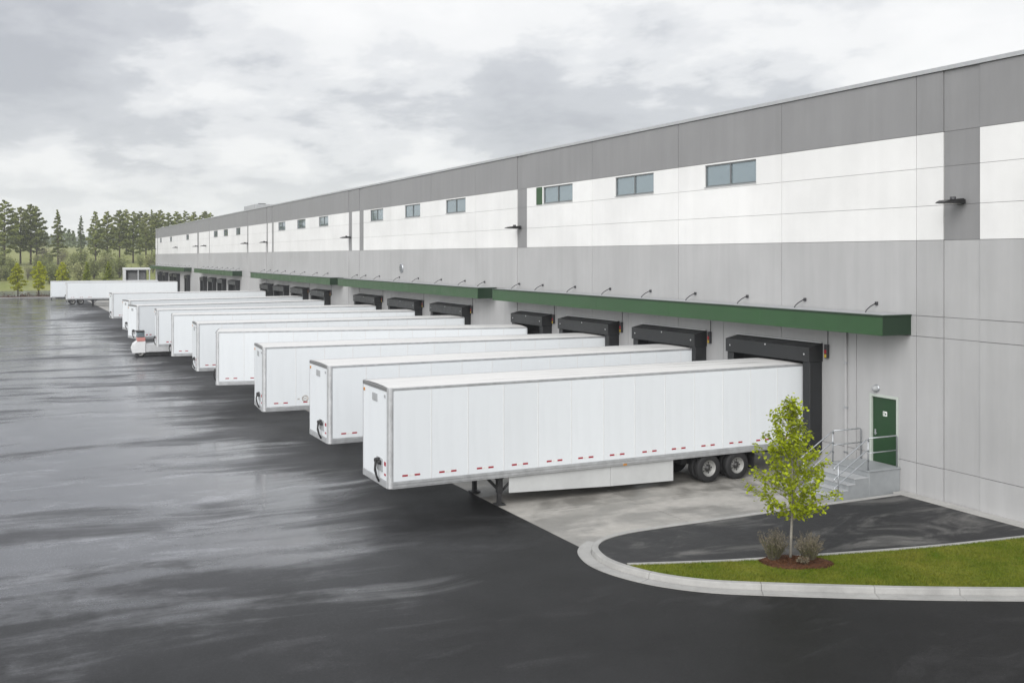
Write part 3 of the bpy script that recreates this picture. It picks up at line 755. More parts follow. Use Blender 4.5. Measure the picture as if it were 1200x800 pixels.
# ------------------------------------------------------------------ entry stairs beside the green door
st = empty('entry_stairs', (26.0, 26.0, 0)); bpy.context.view_layer.update()
tag(st, 'grey concrete steps with pipe handrails leading up to the green door', 'stairs')
def spart(mb, name, mats, parent=None):
    p = parent or st; o = link(name, mb.mesh(name, mats), p); o.matrix_parent_inverse = p.matrix_world.inverted(); return o
SY0, SY1 = 25.30, 27.05
m = MB(); m.box(25.30, W-0.012, SY0, SY1, 0.004, 0.86, ch=0.012); ld = spart(m, 'landing', 'step_paint')
m = MB(); m.box(25.275, W-0.014, SY0-0.025, SY1+0.02, 0.862, 0.905, ch=0.006); spart(m, 'landing_slab', 'step_paint', ld)
for i in range(5):
    zt = 0.16+0.172*i; x0 = 23.80+0.30*i
    if i == 4: break
    m = MB(); m.box(x0, 25.296, SY0+0.004*i, SY1-0.004*i, 0.004 if i == 0 else zt-0.172, zt); s_ = spart(m, 'step', 'step_paint')
    m = MB(); m.box(x0-0.022, 25.27 if i == 3 else x0+0.298, SY0-0.010+0.004*i, SY1+0.010-0.004*i, zt+0.0005, zt+0.022, ch=0.004); spart(m, 'tread', 'step_edge', s_)
def railing(yy, label=None):
    m = MB(); r0 = 0.024
    top, midr = 1.97, 1.48
    m.tube([(26.62, yy, 0.905), (26.62, yy, top-0.05), (26.57, yy, top), (25.35, yy, top)], r0, 8)
    rl = spart(m, 'railing', 'galv')
    m = MB(); m.tube([(26.62, yy, midr), (25.30, yy, midr)], r0*0.8, 8); spart(m, 'rail', 'galv', rl)
    m = MB(); m.tube([(25.32, yy, 0.905), (25.32, yy, top)], r0, 8); spart(m, 'post', 'galv', rl)
    for dz in (0.0, -0.36, -0.66):
        m = MB(); z1 = top+dz
        m.tube([(25.32, yy-0.045, z1-0.08), (25.28, yy-0.045, z1-0.03), (25.20, yy-0.045, z1-0.03), (25.10, yy-0.045, z1-0.09), (23.86, yy-0.045, z1-0.09-0.575*1.24), (23.80, yy-0.045, z1-0.09-0.575*1.24-0.06), (23.80, yy-0.045, z1-0.09-0.575*1.24-0.10)], r0*0.9, 8); spart(m, 'handrail', 'galv', rl)
    m = MB(); m.tube([(23.98, yy-0.045, 0.17), (23.98, yy-0.045, top-0.09-0.575*1.12)], r0, 8); spart(m, 'post', 'galv', rl)
railing(SY0+0.07); railing(SY1-0.05)

# ------------------------------------------------------------------ trailers
TL = 16.3; HW = 1.29
def tyre_mesh():
    m = MB()
    for off in (0.0, 0.335):
        m.lathe([(0.29, off+0.02), (0.46, off+0.0), (0.495, off+0.03), (0.50, off+0.10), (0.50, off+0.20), (0.495, off+0.26), (0.46, off+0.29), (0.29, off+0.27)], 28, 'y')
    return m.mesh('tyre', 'tyre')
def rim_mesh():
    m = MB(); m.lathe([(0.29, 0.02), (0.275, 0.03), (0.265, 0.10), (0.20, 0.15), (0.13, 0.14), (0.125, 0.12)], 24, 'y')
    for i in range(5):
        a = 2*math.pi*i/5
        m.lathe([(0, 0.137), (0.028, 0.137), (0.028, 0.16)], 8, 'y', 1, (0.195*math.cos(a), 0, 0.195*math.sin(a)))
    return m.mesh('rim', ['rim_white', 'chassis'])
def hub_mesh():
    m = MB(); m.lathe([(0, 0.055), (0.07, 0.055), (0.085, 0.08), (0.085, 0.13), (0.128, 0.14)], 16, 'y')
    for i in range(10):
        a = 2*math.pi*i/10; m.lathe([(0, 0.11), (0.014, 0.11), (0.014, 0.145)], 6, 'y', 0, (0.15*math.cos(a), 0, 0.15*math.sin(a)))
    return m.mesh('hub', 'hub')
TY, RM, HB = tyre_mesh(), rim_mesh(), hub_mesh()
NP = 13; PL = (TL-0.16-0.06)/NP
pm = MB(); pm.box(0.006, PL-0.006, -0.004, 0.008, 1.165, 3.935, ch=0.003); PANEL = pm.mesh('side_panel', 'trailer_white')
pm = MB(); pm.box(-0.02, 0.02, -0.006, 0.013, 1.166, 3.934, ch=0.002); SEAM = pm.mesh('seam_post', 'seam_white')
pm = MB()
for (a, b, mi) in ((-0.29, -0.11, 0), (-0.105, 0.105, 1), (0.11, 0.29, 0)): pm.box(a, b, 0.0085, 0.0115, 1.30, 1.355, mi)
STRIP = pm.mesh('reflective_strip', ['red_tape', 'white_tape'])
pm = MB()
pm.lathe([(0, 0.0), (0.15, 0.0), (0.15, 0.003)], 16, 'y', 0); LOGO = None
def make_trailer(detail=2, skirt=False):
    T = empty('semi_trailer')
    m = MB(); m.box(0.05, TL-0.03, -HW+0.012, HW-0.012, 1.02, 3.985); m.build('body', 'trailer_white', T)
    m = MB()                                                            # slightly crowned roof sheet
    prof = [(-HW+0.03, 4.012), (-0.7, 4.034), (0, 4.042), (0.7, 4.034), (HW-0.03, 4.012)]
    vs = [(x, y, z) for x in (0.05, TL-0.04) for y, z in prof]
    m.add(vs, [(i, i+1, 5+i+1, 5+i) for i in range(4)], 0, True); m.build('roof', 'trailer_roof', T, False)
    for s_ in (-1, 1):
        y0, y1 = sorted((s_*(HW-0.07), s_*(HW+0.016)))
        m = MB(); m.box(0.13, TL-0.02, y0, y1, 3.94, 4.02, ch=0.012); m.build('top_rail', 'trailer_alu', T)
        m = MB(); m.box(0.13, TL-0.02, *sorted((s_*(HW-0.06), s_*(HW+0.020))), 0.945, 1.16, ch=0.008)
        m.box(0.14, TL-0.03, *sorted((s_*(HW+0.018), s_*(HW+0.034))), 1.00, 1.03); m.box(0.14, TL-0.03, *sorted((s_*(HW+0.018), s_*(HW+0.034))), 1.085, 1.11)
        m.build('bottom_rail', 'trailer_alu', T)
        # rounded front corner post
        m = MB(); n = 6; pr = []
        for i in range(n+1):
            a = math.pi/2*i/n; pr.append((0.15-0.15*math.cos(a)-0.005, s_*(HW-0.13+0.15*math.sin(a))))
        pr += [(0.16, s_*(HW-0.06)), (0.05, s_*(HW-0.13))]
        if s_ < 0: pr = pr[::-1]
        m.prism(pr, 0.96, 4.02); m.build('corner_post', 'trailer_alu', T)
        if detail >= 1 and (s_ < 0 or detail >= 2):
            for i in range(NP):
                o = link('side_panel', PANEL, T); o.location = (0.16+PL*i if s_ > 0 else 0.16+PL*(i+1), s_*HW, 0)
                if s_ < 0: o.rotation_euler = (0, 0, math.pi)
                if detail >= 2 and i:
                    o = link('seam_post', SEAM, T); o.location = (0.16+PL*i, s_*HW, 0); o.rotation_euler = (0, 0, 0 if s_ > 0 else math.pi)
                if detail >= 2 or i < 2:
                    o = link('reflective_strip', STRIP, T); o.location = (0.16+PL*(i+0.5)-0.05+random.uniform(-0.05, 0.05), s_*HW, random.uniform(-0.004, 0.004)); o.rotation_euler = (0, 0, 0 if s_ > 0 else math.pi)
        elif s_ < 0 or True:
            m = MB(); m.box(0.17, TL-0.05, *sorted((s_*(HW-0.004), s_*(HW+0.008))), 1.165, 3.935, ch=0.003); m.build('side_panel', 'trailer_white', T)
            m = MB()
            for i in range(3): m.box(0.9+PL*i-0.22, 0.9+PL*i-0.06, *sorted((s_*(HW+0.0085), s_*(HW+0.0115))), 1.29, 1.37); m.box(0.9+PL*i+0.06, 0.9+PL*i+0.22, *sorted((s_*(HW+0.0085), s_*(HW+0.0115))), 1.29, 1.37)
            m.build('reflective_strip', 'red_tape', T)
    # front wall
    m = MB(); m.box(0.0, 0.045, -HW+0.14, HW-0.14, 1.17, 3.90, ch=0.006); fp = m.build('front_panel', 'trailer_white', T)
    m = MB(); m.box(-0.018, 0.06, -HW+0.125, HW-0.125, 3.905, 4.018, ch=0.01); m.build('front_top_rail', 'trailer_alu_dark', T)
    m = MB(); m.box(-0.016, 0.06, -HW+0.125, HW-0.125, 0.955, 1.165, ch=0.01); m.build('front_bottom_rail', 'trailer_alu', T)
    for y in (-1.0, 1.02):
        m = MB(); m.box(-0.022, 0.001, y-0.055, y+0.055, 3.70, 3.80, ch=0.008); m.build('marker_lamp', 'amber' if y > 0 else 'plate_grey', fp)
    m = MB(); m.box(-0.022, 0.001, -0.28, 0.20, 3.50, 3.74, ch=0.02); m.build('vent_plate', 'plate_grey', fp)
    m = MB(); m.box(-0.03, 0.001, -0.80, -0.25, 1.40, 1.80, ch=0.03)
    for (y, z) in ((-0.36, 1.70), (-0.53, 1.74), (-0.68, 1.68)): m.lathe([(0, -0.13), (0.055, -0.13), (0.07, -0.09), (0.07, -0.028)], 10, 'x', 1, (0, y, z))
    m.tube([(-0.12, -0.53, 1.72), (-0.16, -0.52, 1.50), (-0.10, -0.50, 1.22), (-0.03, -0.50, 1.05)], 0.03, 6, 1)
    m.tube([(-0.12, -0.40, 1.68), (-0.15, -0.44, 1.40), (-0.08, -0.46, 1.15)], 0.022, 6, 1)
    m.build('air_line_coupling', ['plate_grey', 'chassis'], fp)
    for z, mt in ((1.62, 'red_tape'), (1.32, 'red_tape')):
        m = MB(); m.box(-0.012, 0.001, -1.08, -0.94, z, z+(0.12 if z > 1.5 else 0.06)); m.build('reflector', mt, fp)
    # landing gear
    lg = empty('landing_gear', (0.28, 0, 0), 0, T)
    for s_ in (-1, 1):
        m = MB(); m.box(3.49, 3.67, s_*0.98-0.09, s_*0.98+0.09, 0.40, 1.0, ch=0.01); m.box(3.515, 3.645, s_*0.98-0.065, s_*0.98+0.065, 0.06, 0.40); m.build('leg', 'gear_steel', lg)
        m = MB(); m.box(3.42, 3.74, s_*0.98-0.16, s_*0.98+0.16, 0.015, 0.06, ch=0.008); m.build('foot', 'gear_steel', lg)
        m = MB(); m.tube([(3.64, s_*0.98, 0.42), (4.25, s_*0.98, 0.99)], 0.04, 6); m.tube([(3.52, s_*0.98, 0.55), (3.10, s_*0.98, 0.99)], 0.034, 6)
        m.add([(3.30, s_*0.98, 0.99), (3.90, s_*0.98, 0.99), (3.66, s_*0.98, 0.78), (3.50, s_*0.98, 0.78)], [(0, 1, 2, 3)]); m.build('brace', 'gear_steel', lg)
    m = MB(); m.tube([(3.59, -0.98, 0.45), (3.59, 0.98, 0.92)], 0.045, 6); m.tube([(3.57, 0.98, 0.45), (3.57, -0.98, 0.92)], 0.03, 6); m.tube([(3.59, -0.96, 0.93), (3.59, 0.96, 0.93)], 0.04, 6); m.build('cross_bar', 'gear_steel', lg)
    m = MB(); m.tube([(3.45, -1.06, 0.80), (3.45, -1.18, 0.80), (3.38, -1.18, 0.62), (3.38, -1.26, 0.62)], 0.016, 6); m.build('crank_handle', 'gear_steel', lg)
    # floor beams, bogie
    m = MB(); m.box(0.4, TL-0.1, -0.95, 0.95, 0.99, 1.018); m.build('floor', 'chassis', T)
    m = MB()
    for y in (-0.55, 0.55): m.box(10.6, 15.6, y-0.08, y+0.08, 0.72, 0.985)
    for x in (11.2, 12.55, 13.9): m.box(x-0.12, x+0.12, -0.8, 0.8, 0.62, 0.84)
    m.build('bogie_frame', 'chassis', T)
    for x in (11.95, 13.20):
        m = MB(); m.tube([(x, -0.95, 0.5), (x, 0.95, 0.5)], 0.075, 10); m.build('axle', 'chassis', T)
        for s_ in (-1, 1):
            wl = empty('wheel', (x, s_*(HW-0.005), 0.5), 0 if s_ < 0 else math.pi, T)
            link('tyre', TY, wl); link('rim', RM, wl); link('hub', HB, wl)
    for s_ in (-1, 1):
        m = MB(); m.box(13.98, 14.0, *sorted((s_*0.62, s_*1.24)), 0.28, 0.95); m.build('mud_flap', 'tyre', T)
    m = MB(); m.box(TL-0.02, TL+0.02, -HW+0.03, HW-0.03, 1.0, 3.98); m.build('rear_door', 'trailer_white', T)
    m = MB()
    for y in (-0.55, 0.55): m.box(TL-0.12, TL-0.04, y-0.04, y+0.04, 0.5, 0.99)
    m.box(TL-0.13, TL-0.03, -1.1, 1.1, 0.42, 0.52); m.build('rear_guard', 'gear_steel', T)
    if skirt:
        sk = empty('side_skirt', (0, 0, 0), 0, T)
        for (a, b, za, zb) in ((4.10, 7.9, 0.42, 0.26), (7.91, 10.45, 0.26, 0.20)):
            for s_ in (-1, 1):
                m = MB(); y0, y1 = sorted((s_*(HW-0.10), s_*(HW-0.075)))
                pts = [(a if a > 5 else a+0.0, za), (b, zb), (b, 0.944), (a, 0.944)]
                vs = [(x, y, z) for y in (y0, y1) for x, z in pts]
                m.add(vs, [(0, 1, 2, 3), (4, 7, 6, 5)] + [(i, (i+1) % 4, 4+(i+1) % 4, 4+i) for i in range(4)]); m.build('skirt_panel', 'skirt', sk)
        m = MB(); m.box(8.35, 8.50, -HW-0.03, -HW+0.03, 0.93, 0.99, ch=0.01); m.build('marker_lamp', 'amber', T)
    return T
def lifted(T, lift):
    """a trailer with a higher floor: body squeezed up under the same roof height, longer legs"""
    a = (4.04-1.02-lift)/(4.04-1.02); b = 4.04*(1-a)
    for ch in T.children:
        n = ch.name.split('.')[0]
        if n in ('wheel', 'axle', 'mud_flap'): continue
        if n == 'landing_gear': ch.scale = (1, 1, (1.0+lift)/1.0)
        elif n in ('bogie_frame', 'rear_guard'): ch.location.z = lift
        else: ch.scale = (1, 1, a); ch.location.z = ch.location.z*a+b
    return T
def place(T, x, y, yaw, k, label):
    """x, y : ground point under the front corner that faces the stairs end"""
    c_, s_ = math.cos(yaw), math.sin(yaw)
    T.location = (x-s_*HW, y+c_*HW, 0.011); T.rotation_euler = (0, 0, yaw); T.scale = (1.0 if y < 32 else 1.035, 1, k)
    tag(T, label, 'trailer', 'white trailers backed up to the docks'); return T
ORD = ['', '', 'second', 'third', 'fourth', 'fifth', 'sixth', 'seventh', 'eighth', 'ninth', 'tenth', 'eleventh']
spots = [(10.0, 29.42, 0.006, 0.995), (10.0, 36.15, 0.012, 1.0), (9.5, 44.9, -0.065, 1.0), (9.25, 55.3, -0.235, 1.0), (9.35, 62.5, -0.05, 1.0),
         (9.2, 72.6, -0.14, 1.0), (9.15, 80.6, -0.06, 0.99), (8.55, 88.6, 0.20, 0.985), (8.9, 99.4, 0.15, 0.985), (8.95, 119.6, 0.04, 0.985)]
near = make_trailer(2, True); place(near, *spots[0], 'white trailer with side skirts and red reflective strips next to the green door stairs')
t2 = lifted(make_trailer(2, False), 0.24)
place(t2, *spots[1], 'white trailer at the second dock from the stairs, round decal low on its side')
tiny = None
for i, s_ in enumerate(spots[2:], start=3):
    if i <= 6: T = copy_tree(t2)
    else:
        if tiny is None: tiny = lifted(make_trailer(0, False), 0.27); T = tiny
        else: T = copy_tree(tiny)
    place(T, *s_, 'white trailer at the %s place from the stairs with red strips low on its side' % ORD[i] if i < 7 else 'white trailer parked as the %s one from the stairs along the docks' % ORD[i])
    if i == 7: pass
far = copy_tree(tiny); place(far, 6.4, 176.0, 0.0, 0.96, 'white trailer standing apart at the far end on its landing legs')
rev = copy_tree(tiny); place(rev, 6.4+TL-1.2, 190.5, math.pi+0.03, 0.97, 'white trailer behind the farthest one, turned with its wheels outward')
rev.location = (5.0+TL, 186.5, 0.011)
# decals low on the near side of some trailers
def decal(T, x, z, r_):
    m = MB(); m.lathe([(r_*0.55, -HW-0.0095), (r_, -HW-0.0095)], 16, 'y', 0, (x, 0, z)); m.box(x-r_*0.4, x+r_*0.5, -HW-0.0105, -HW-0.0085, z-r_*0.15, z+r_*0.2); m.box(x-r_*2.2, x-r_*1.5, -HW-0.0105, -HW-0.0085, z-r_*0.3, z+r_*0.1)
    o = m.build('decal', 'sticker_ink', T)
allT = [o for o in col.objects if o.name.startswith('semi_trailer')]
for T in allT:
    y = T.location.y
    if 36 < y < 39: decal(T, 2.05, 1.75, 0.15)
    elif 45 < y < 48: decal(T, 1.8, 1.70, 0.15)
    elif 55 < y < 60: decal(T, 2.7, 1.65, 0.15)

# low white utility truck standing in front of the eighth trailer
ut = empty('utility_truck', (8.05, 86.9, 0.0), R(-3)); ut.scale = (1, 1, 0.86)
tag(ut, 'low white utility truck with grey box bed and red stripe below the trailers', 'truck')
m = MB(); m.box(0.95, 5.6, -0.9, 0.9, 0.42, 1.20, ch=0.03); m.build('bed', 'truck_grey', ut)
m = MB()
prof = [(-0.05, 0.40), (-0.12, 0.75), (0.0, 1.15), (0.30, 1.42), (0.92, 1.46), (0.92, 0.40)]
n = len(prof); vs = [(x, s_*0.92, z) for s_ in (-1, 1) for x, z in prof]
m.add(vs, [tuple(range(n)), tuple(range(n, 2*n))] + [(i, (i+1) % n, n+(i+1) % n, n+i) for i in range(n)]); m.build('cab', 'truck_white', ut)
m = MB(); m.box(0.30, 0.92, -0.86, 0.86, 1.465, 1.80, ch=0.03); m.build('cab_stripe', 'truck_red', ut)
m = MB(); m.box(0.26, 0.86, -0.80, 0.80, 1.802, 2.30, ch=0.06); m.build('windscreen', 'glass', ut)
m = MB(); m.box(0.20, 0.90, -0.84, 0.84, 2.302, 2.36, ch=0.02); m.build('cab_roof', 'chassis', ut)
m = MB(); m.box(0.2, 5.5, -0.8, 0.8, 0.20, 0.415); m.build('chassis', 'chassis', ut)
for x in (0.55, 4.6):
    for s_ in (-1, 1):
        wl = empty('wheel', (x, s_*0.90, 0.36), 0 if s_ < 0 else math.pi, ut); wl.scale = (0.72, 0.6, 0.72)
        link('tyre', TY, wl); link('rim', RM, wl)
for i in range(3):
    m = MB(); m.box(1.15+1.5*i, 2.55+1.5*i, -0.916, -0.90, 0.50, 1.12, ch=0.004); m.build('side_panel', 'truck_grey', ut)

# ------------------------------------------------------------------ vegetation
def rnd_unit(r): 
    v = Vector((r.gauss(0, 1), r.gauss(0, 1), r.gauss(0, 1))); return v.normalized()
def leaf_card(mb, p, size, r, asp=0.55, up=0.0, mi=0):
    d = rnd_unit(r); d.z += up; d.normalize(); e = d.cross(rnd_unit(r)); 
    if e.length < 1e-3: return
    e.normalize(); e *= size*asp; d *= size
    mb.add([p-d*0.5, p+e*0.5, p+d*0.5, p-e*0.5], [(0, 1, 2, 3)], mi)

# the young street tree on the island
def young_tree():
    r = random.Random(21); H = 4.15
    root = empty('young_tree', (18.02, 20.74, ISL_Z))
    tr = MB(); trunk = []
    for i in range(13):
        f = i/12; trunk.append(Vector((0.03*math.sin(f*5)+0.05*f, 0.02*math.sin(f*7+1), H*0.97*f)))
    tr.tube(trunk, [0.042*(1-f/12*0.86) for f in range(13)], 8)
    tips = []
    RP = [(0.25, 0.60), (0.33, 0.98), (0.43, 1.16), (0.55, 0.98), (0.68, 0.68), (0.82, 0.42), (0.92, 0.22), (1.0, 0.07)]
    def rprof(f):
        for (a0, r0), (a1, r1) in zip(RP[:-1], RP[1:]):
            if f <= a1: return r0+(r1-r0)*max(0, (f-a0)/(a1-a0))
        return 0.05
    for i in range(60):
        f = 0.25+0.735*(i/59)**1.25; k = int(f*12); base = trunk[k].lerp(trunk[min(12, k+1)], f*12-k)
        az = i*2.399+r.uniform(-.4, .4)
        L = rprof(f)*r.uniform(0.55, 1.18)+0.05
        el = R(8+50*f+r.uniform(-9, 9))
        d = Vector((math.cos(az)*math.cos(el), math.sin(az)*math.cos(el), math.sin(el)))
        pts = [base + d*(L*q) + Vector((0, 0, 0.16*L*q*q)) for q in (0, 0.35, 0.7, 1.0)]
        tr.tube(pts, [0.014, 0.010, 0.007, 0.003], 5, 0, False)
        for q in [0.22+0.78*j/7 for j in range(8)]:
            p = pts[0].lerp(pts[3], q); tips.append((p, 0.5+q*0.5))
            if q > 0.3:
                sd = (d+rnd_unit(r)*0.9).normalized()*r.uniform(0.14, 0.32)*(1.15-q*0.4)
                tr.tube([p, p+sd*0.6+Vector((0, 0, 0.02)), p+sd], [0.005, 0.003, 0.002], 4, 0, False)
                tips.append((p+sd*0.55, 0.8)); tips.append((p+sd, 1.0))
    tr.build('trunk', 'bark_pale', root)
    lf = MB()
    for p, wgt in tips:
        nl = r.randint(2, 6) if wgt > 0.6 else r.randint(0, 2)
        if p.z > 3.3: nl = nl//2+r.randint(0, 1)
        for _ in range(nl):
            q = p+rnd_unit(r)*r.uniform(0.02, 0.12); s_ = r.uniform(0.055, 0.100)
            nrm = (Vector((0, 0, 1))+rnd_unit(r)*0.85).normalized()
            a = nrm.cross(rnd_unit(r)); a.normalize(); b = nrm.cross(a)
            # lobed leaf outline, folded a little along the midrib
            out_ = [(0, -0.5), (0.34, -0.38), (0.50, 0.02), (0.26, 0.14), (0.20, 0.42), (0, 0.55), (-0.20, 0.42), (-0.26, 0.14), (-0.50, 0.02), (-0.34, -0.38)]
            vs = [q+a*(u*s_)+b*(v*s_)+nrm*(abs(u)*s_*0.25) for u, v in out_]
            lf.add(vs, [(0, 1, 2, 3, 4, 5), (0, 5, 6, 7, 8, 9)])
    lf.build('crown', 'leaf_maple', root, False)
    tag(root, 'young tree with fresh yellow green leaves in the island lawn', 'tree')
young_tree()
def wispy_shrub(x, y, h, w_, label, leafmat, n, seed):
    r = random.Random(seed); root = empty('shrub', (x, y, ISL_Z+0.03))
    tw = MB(); lf = MB()
    for i in range(n):
        a = r.uniform(0, 6.283); lean = w_*math.sqrt(r.random()); hh = h*r.uniform(0.55, 1.0)*(1-0.25*lean/w_)
        b0 = Vector((math.cos(a)*lean*0.28, math.sin(a)*lean*0.28, 0)); tp = Vector((math.cos(a)*lean, math.sin(a)*lean, hh))
        mid = b0.lerp(tp, 0.55)+Vector((0, 0, 0.06))
        tw.tube([b0, mid, tp], [0.005, 0.004, 0.002], 4, 0, False)
        for j in range(13):
            q = 0.2+0.8*j/12; p = b0.lerp(mid, q/0.55) if q < 0.55 else mid.lerp(tp, (q-0.55)/0.45)
            leaf_card(lf, p+rnd_unit(r)*0.022, r.uniform(0.035, 0.065), r, 0.26, 0.7, 1 if q > 0.62 else 0)
    tw.build('stems', 'twig_grey', root, False); lf.build('foliage', [leafmat, 'shrub_silver'], root, False)
    tag(root, label, 'shrub')
wispy_shrub(17.55, 20.86, 0.90, 0.42, 'wispy grey shrub in the mulch, the taller one beside the tree trunk', 'shrub_green', 170, 5)
wispy_shrub(18.34, 20.42, 0.82, 0.42, 'wispy green shrub in the mulch toward the warehouse side of the trunk', 'shrub_green', 170, 6)
wispy_shrub(17.98, 20.22, 0.20, 0.20, 'low rusty ground plant in the mulch between the two shrubs', 'heath', 60, 8)

def cone_tree(name, h, w_, trunk_h, n, mat, seed, pointy=1.0, bark='bark', card=0.5, clump=0.35, shape=''):
    r = random.Random(seed); me_t = MB(); me_c = MB()
    bend = r.uniform(-0.02, 0.02)
    pts = [Vector((bend*h*f*f, 0.6*bend*h*f, h*0.96*f)) for f in (0, .3, .6, 1)]
    me_t.tube(pts, [0.016*h+0.03, 0.012*h+0.02, 0.007*h+0.01, 0.01], 7)
    nb = int(22*pointy+20)
    limbs = []
    for i in range(nb):
        f = (i+0.5)/nb; f = trunk_h/h+(1-trunk_h/h)*f**0.9
        az = i*2.399+r.uniform(-.6, .6); 
        rel = (f-trunk_h/h)/(1-trunk_h/h)
        if shape == 'ovoid': rad = w_*(math.sin(math.pi*min(1, rel*0.80+0.19))**0.8)
        elif pointy > 0.9: rad = w_*(1-rel)**0.85*(0.75+0.25*min(1, rel*6))
        else: rad = w_*(math.sin(math.pi*min(1, rel*0.68+0.30))**0.8)
        rad *= r.uniform(0.65, 1.15); rad += 0.03*w_
        base = pts[0].lerp(pts[3], f)
        dz = (-0.10 if pointy > 0.9 else 0.22)*rad
        tip = base+Vector((math.cos(az)*rad, math.sin(az)*rad, dz))
        me_t.tube([base, base.lerp(tip, 0.6)+Vector((0, 0, 0.04*rad)), tip], [0.004*h+0.01, 0.003*h, 0.01], 4, 0, False)
        limbs.append((base, tip, rad))
    tot = sum(q[2] for q in limbs)
    for base, tip, rad in limbs:
        for _ in range(int(n*rad/tot)):
            q = r.random()**0.6; p = base.lerp(tip, 0.12+0.9*q)
            p += Vector((r.gauss(0, clump*0.5), r.gauss(0, clump*0.5), r.gauss(0, clump*0.32)))*(0.35+rad*0.18)
            leaf_card(me_c, p, card*r.uniform(0.6, 1.25), r, 0.55, 0.0)
    return me_t.mesh('trunk', bark, True), me_c.mesh('crown', mat, False)
def put_tree(name, meshes, x, y, z, s_, rz, label, cat, group):
    root = empty(name, (x, y, z), rz); root.scale = (s_[0], s_[0], s_[1])
    link('trunk', meshes[0], root); link('crown', meshes[1], root)
    tag(root, label, cat, group); return root
S_, C_ = math.sin(math.atan(575/1195)), math.cos(math.atan(575/1195))
def at_px(px, y):                       # world x on the line of sight of a photo column, at a given distance along the lot
    a = (px-600)/1195.0; return y*(S_+a*C_)/(C_-a*S_)
lot_a = cone_tree('lot', 6.9, 1.45, 1.3, 3600, 'leaf_lot', 31, 1.0, 'bark', 0.34, 0.42, 'ovoid')
lot_b = cone_tree('lot', 7.0, 1.7, 0.5, 3600, 'leaf_lot_dark', 33, 1.0, 'bark', 0.36, 0.45)
put_tree('ornamental_tree', lot_a, -0.6, 221.5, 0.1, (1.0, 1.0), 0, 'small cone shaped yellow green tree on the far island, farther from the trailers', 'tree', 'small trees on the far lot')
put_tree('ornamental_tree', lot_a, at_px(45, 221.8), 221.8, 0.1, (1.0, 1.05), 2.0, 'small cone shaped yellow green tree on the far island, nearest the trailers', 'tree', 'small trees on the far lot')
put_tree('ornamental_tree', lot_a, at_px(73, 248), 248.0, 0.0, (1.0, 1.02), 1.0, 'pale green pointed small tree showing above the farthest trailer', 'tree', 'small trees on the far lot')
for x, k in ((at_px(102, 250), 1.0), (at_px(127, 250), 1.03)):
    put_tree('ornamental_conifer', lot_b, x, 250.0, 0.0, (1.0, k), x, 'dark green pointed small tree between the pale one and the white shelter' if k < 1.01 else 'dark green pointed small tree standing closest to the white open shelter', 'tree', 'small conifers behind the trailers')
# far island strip with kerb and low plants
m = MB(); m.box(-70, 14.0, 218.9, 224.2, 0.002, 0.14, ch=0.02); tag(m.build('far_island', 'kerb_concrete'), kind='structure')
m = MB(); m.box(-69.8, 13.8, 219.1, 224.0, 0.141, 0.17); tag(m.build('far_island_soil', 'mulch'), kind='structure')
mb = MB(); r = random.Random(9)
for i in range(70):
    x0, y0 = r.uniform(-40, 13.5), r.uniform(219.4, 222.5); s0 = r.uniform(0.35, 0.75)
    for _ in range(26): leaf_card(mb, Vector((x0+r.gauss(0, s0*0.5), y0+r.gauss(0, s0*0.5), 0.2+abs(r.gauss(0, s0*0.5)))), 0.28, r, 0.6)
tag(mb.build('ground_cover', 'heath', None, False), 'low reddish brown plants on the far island', 'plants', kind='stuff')

pine_v = [cone_tree('pine', 19, 3.5, 2.8+1.0*i, 5200, mt, 50+i, 0.85, 'bark_pine', 0.72, 0.62) for i, mt in enumerate(('needle', 'needle_light', 'needle'))]
spr_v = [cone_tree('spruce', 19, 3.4, 2.6, 3000, 'needle_dark' if i else 'needle', 60+i, 1.0, 'bark_pine', 0.80, 0.5) for i in range(2)]
rt = random.Random(12)
plist = [(5, 345, 20.5, 'p', 1.15), (24, 352, 18.5, 'p', .95), (36, 350, 19.5, 'p', .95), (43, 362, 19.0, 'p', .9), (68, 348, 18.0, 's', 1.0), (95, 410, 15.5, 's', .85), (112, 352, 17.5, 'p', .8), (126, 356, 17.5, 'p', .9), (140, 352, 18.0, 'p', .95), (156, 355, 17.5, 'p', .95), (171, 365, 17.0, 'p', 1.0),
         (183, 372, 17.0, 'p', 1.0), (198, 380, 17.0, 'p', .95), (-14, 350, 19, 'p', 1.0), (-34, 356, 18, 's', 1.0), (-60, 350, 19, 'p', 1.0), (148, 415, 18.0, 'p', .9), (164, 420, 17.5, 'p', .9), (178, 425, 18.5, 's', .9), (188, 410, 18, 'p', .9), (208, 400, 17.5, 'p', 1.0), (217, 410, 18.0, 'p', 1.0), (228, 400, 17.5, 'p', 1.0), (239, 404, 18.0, 'p', 1.0), (247, 410, 17.5, 'p', 1.0), (256, 420, 16.0, 'p', .9)]
plist += [(-80-24*q, 345+(q*37) % 50, 16.5+(q*1.7) % 4, 'sp'[(q % 3) > 0], 0.9+0.1*(q % 3)) for q in range(9)]
for i, (px, y, h, k, wd) in enumerate(plist):
    x = at_px(px, y); z = terrain_z(x, y)-0.1
    ms = pine_v[i % 3] if k == 'p' else spr_v[i % 2]
    if k == 'p' and px < 185 and y < 385: lab = 'tall pine with bare lower trunk standing in the meadow beyond the lot'
    elif k == 's' and y < 380: lab = 'dark pointed spruce with full skirt standing in the meadow'
    elif k == 's': lab = 'dark blue green spruce set back behind the meadow pines'
    else: lab = 'pine set back in the rear row behind the meadow pines'
    put_tree('pine_tree' if k == 'p' else 'spruce_tree', ms, x, y, z, (h/19*wd, h/19), rt.uniform(0, 6.28), lab, 'tree', 'conifers beyond the lot')
bush_v = []
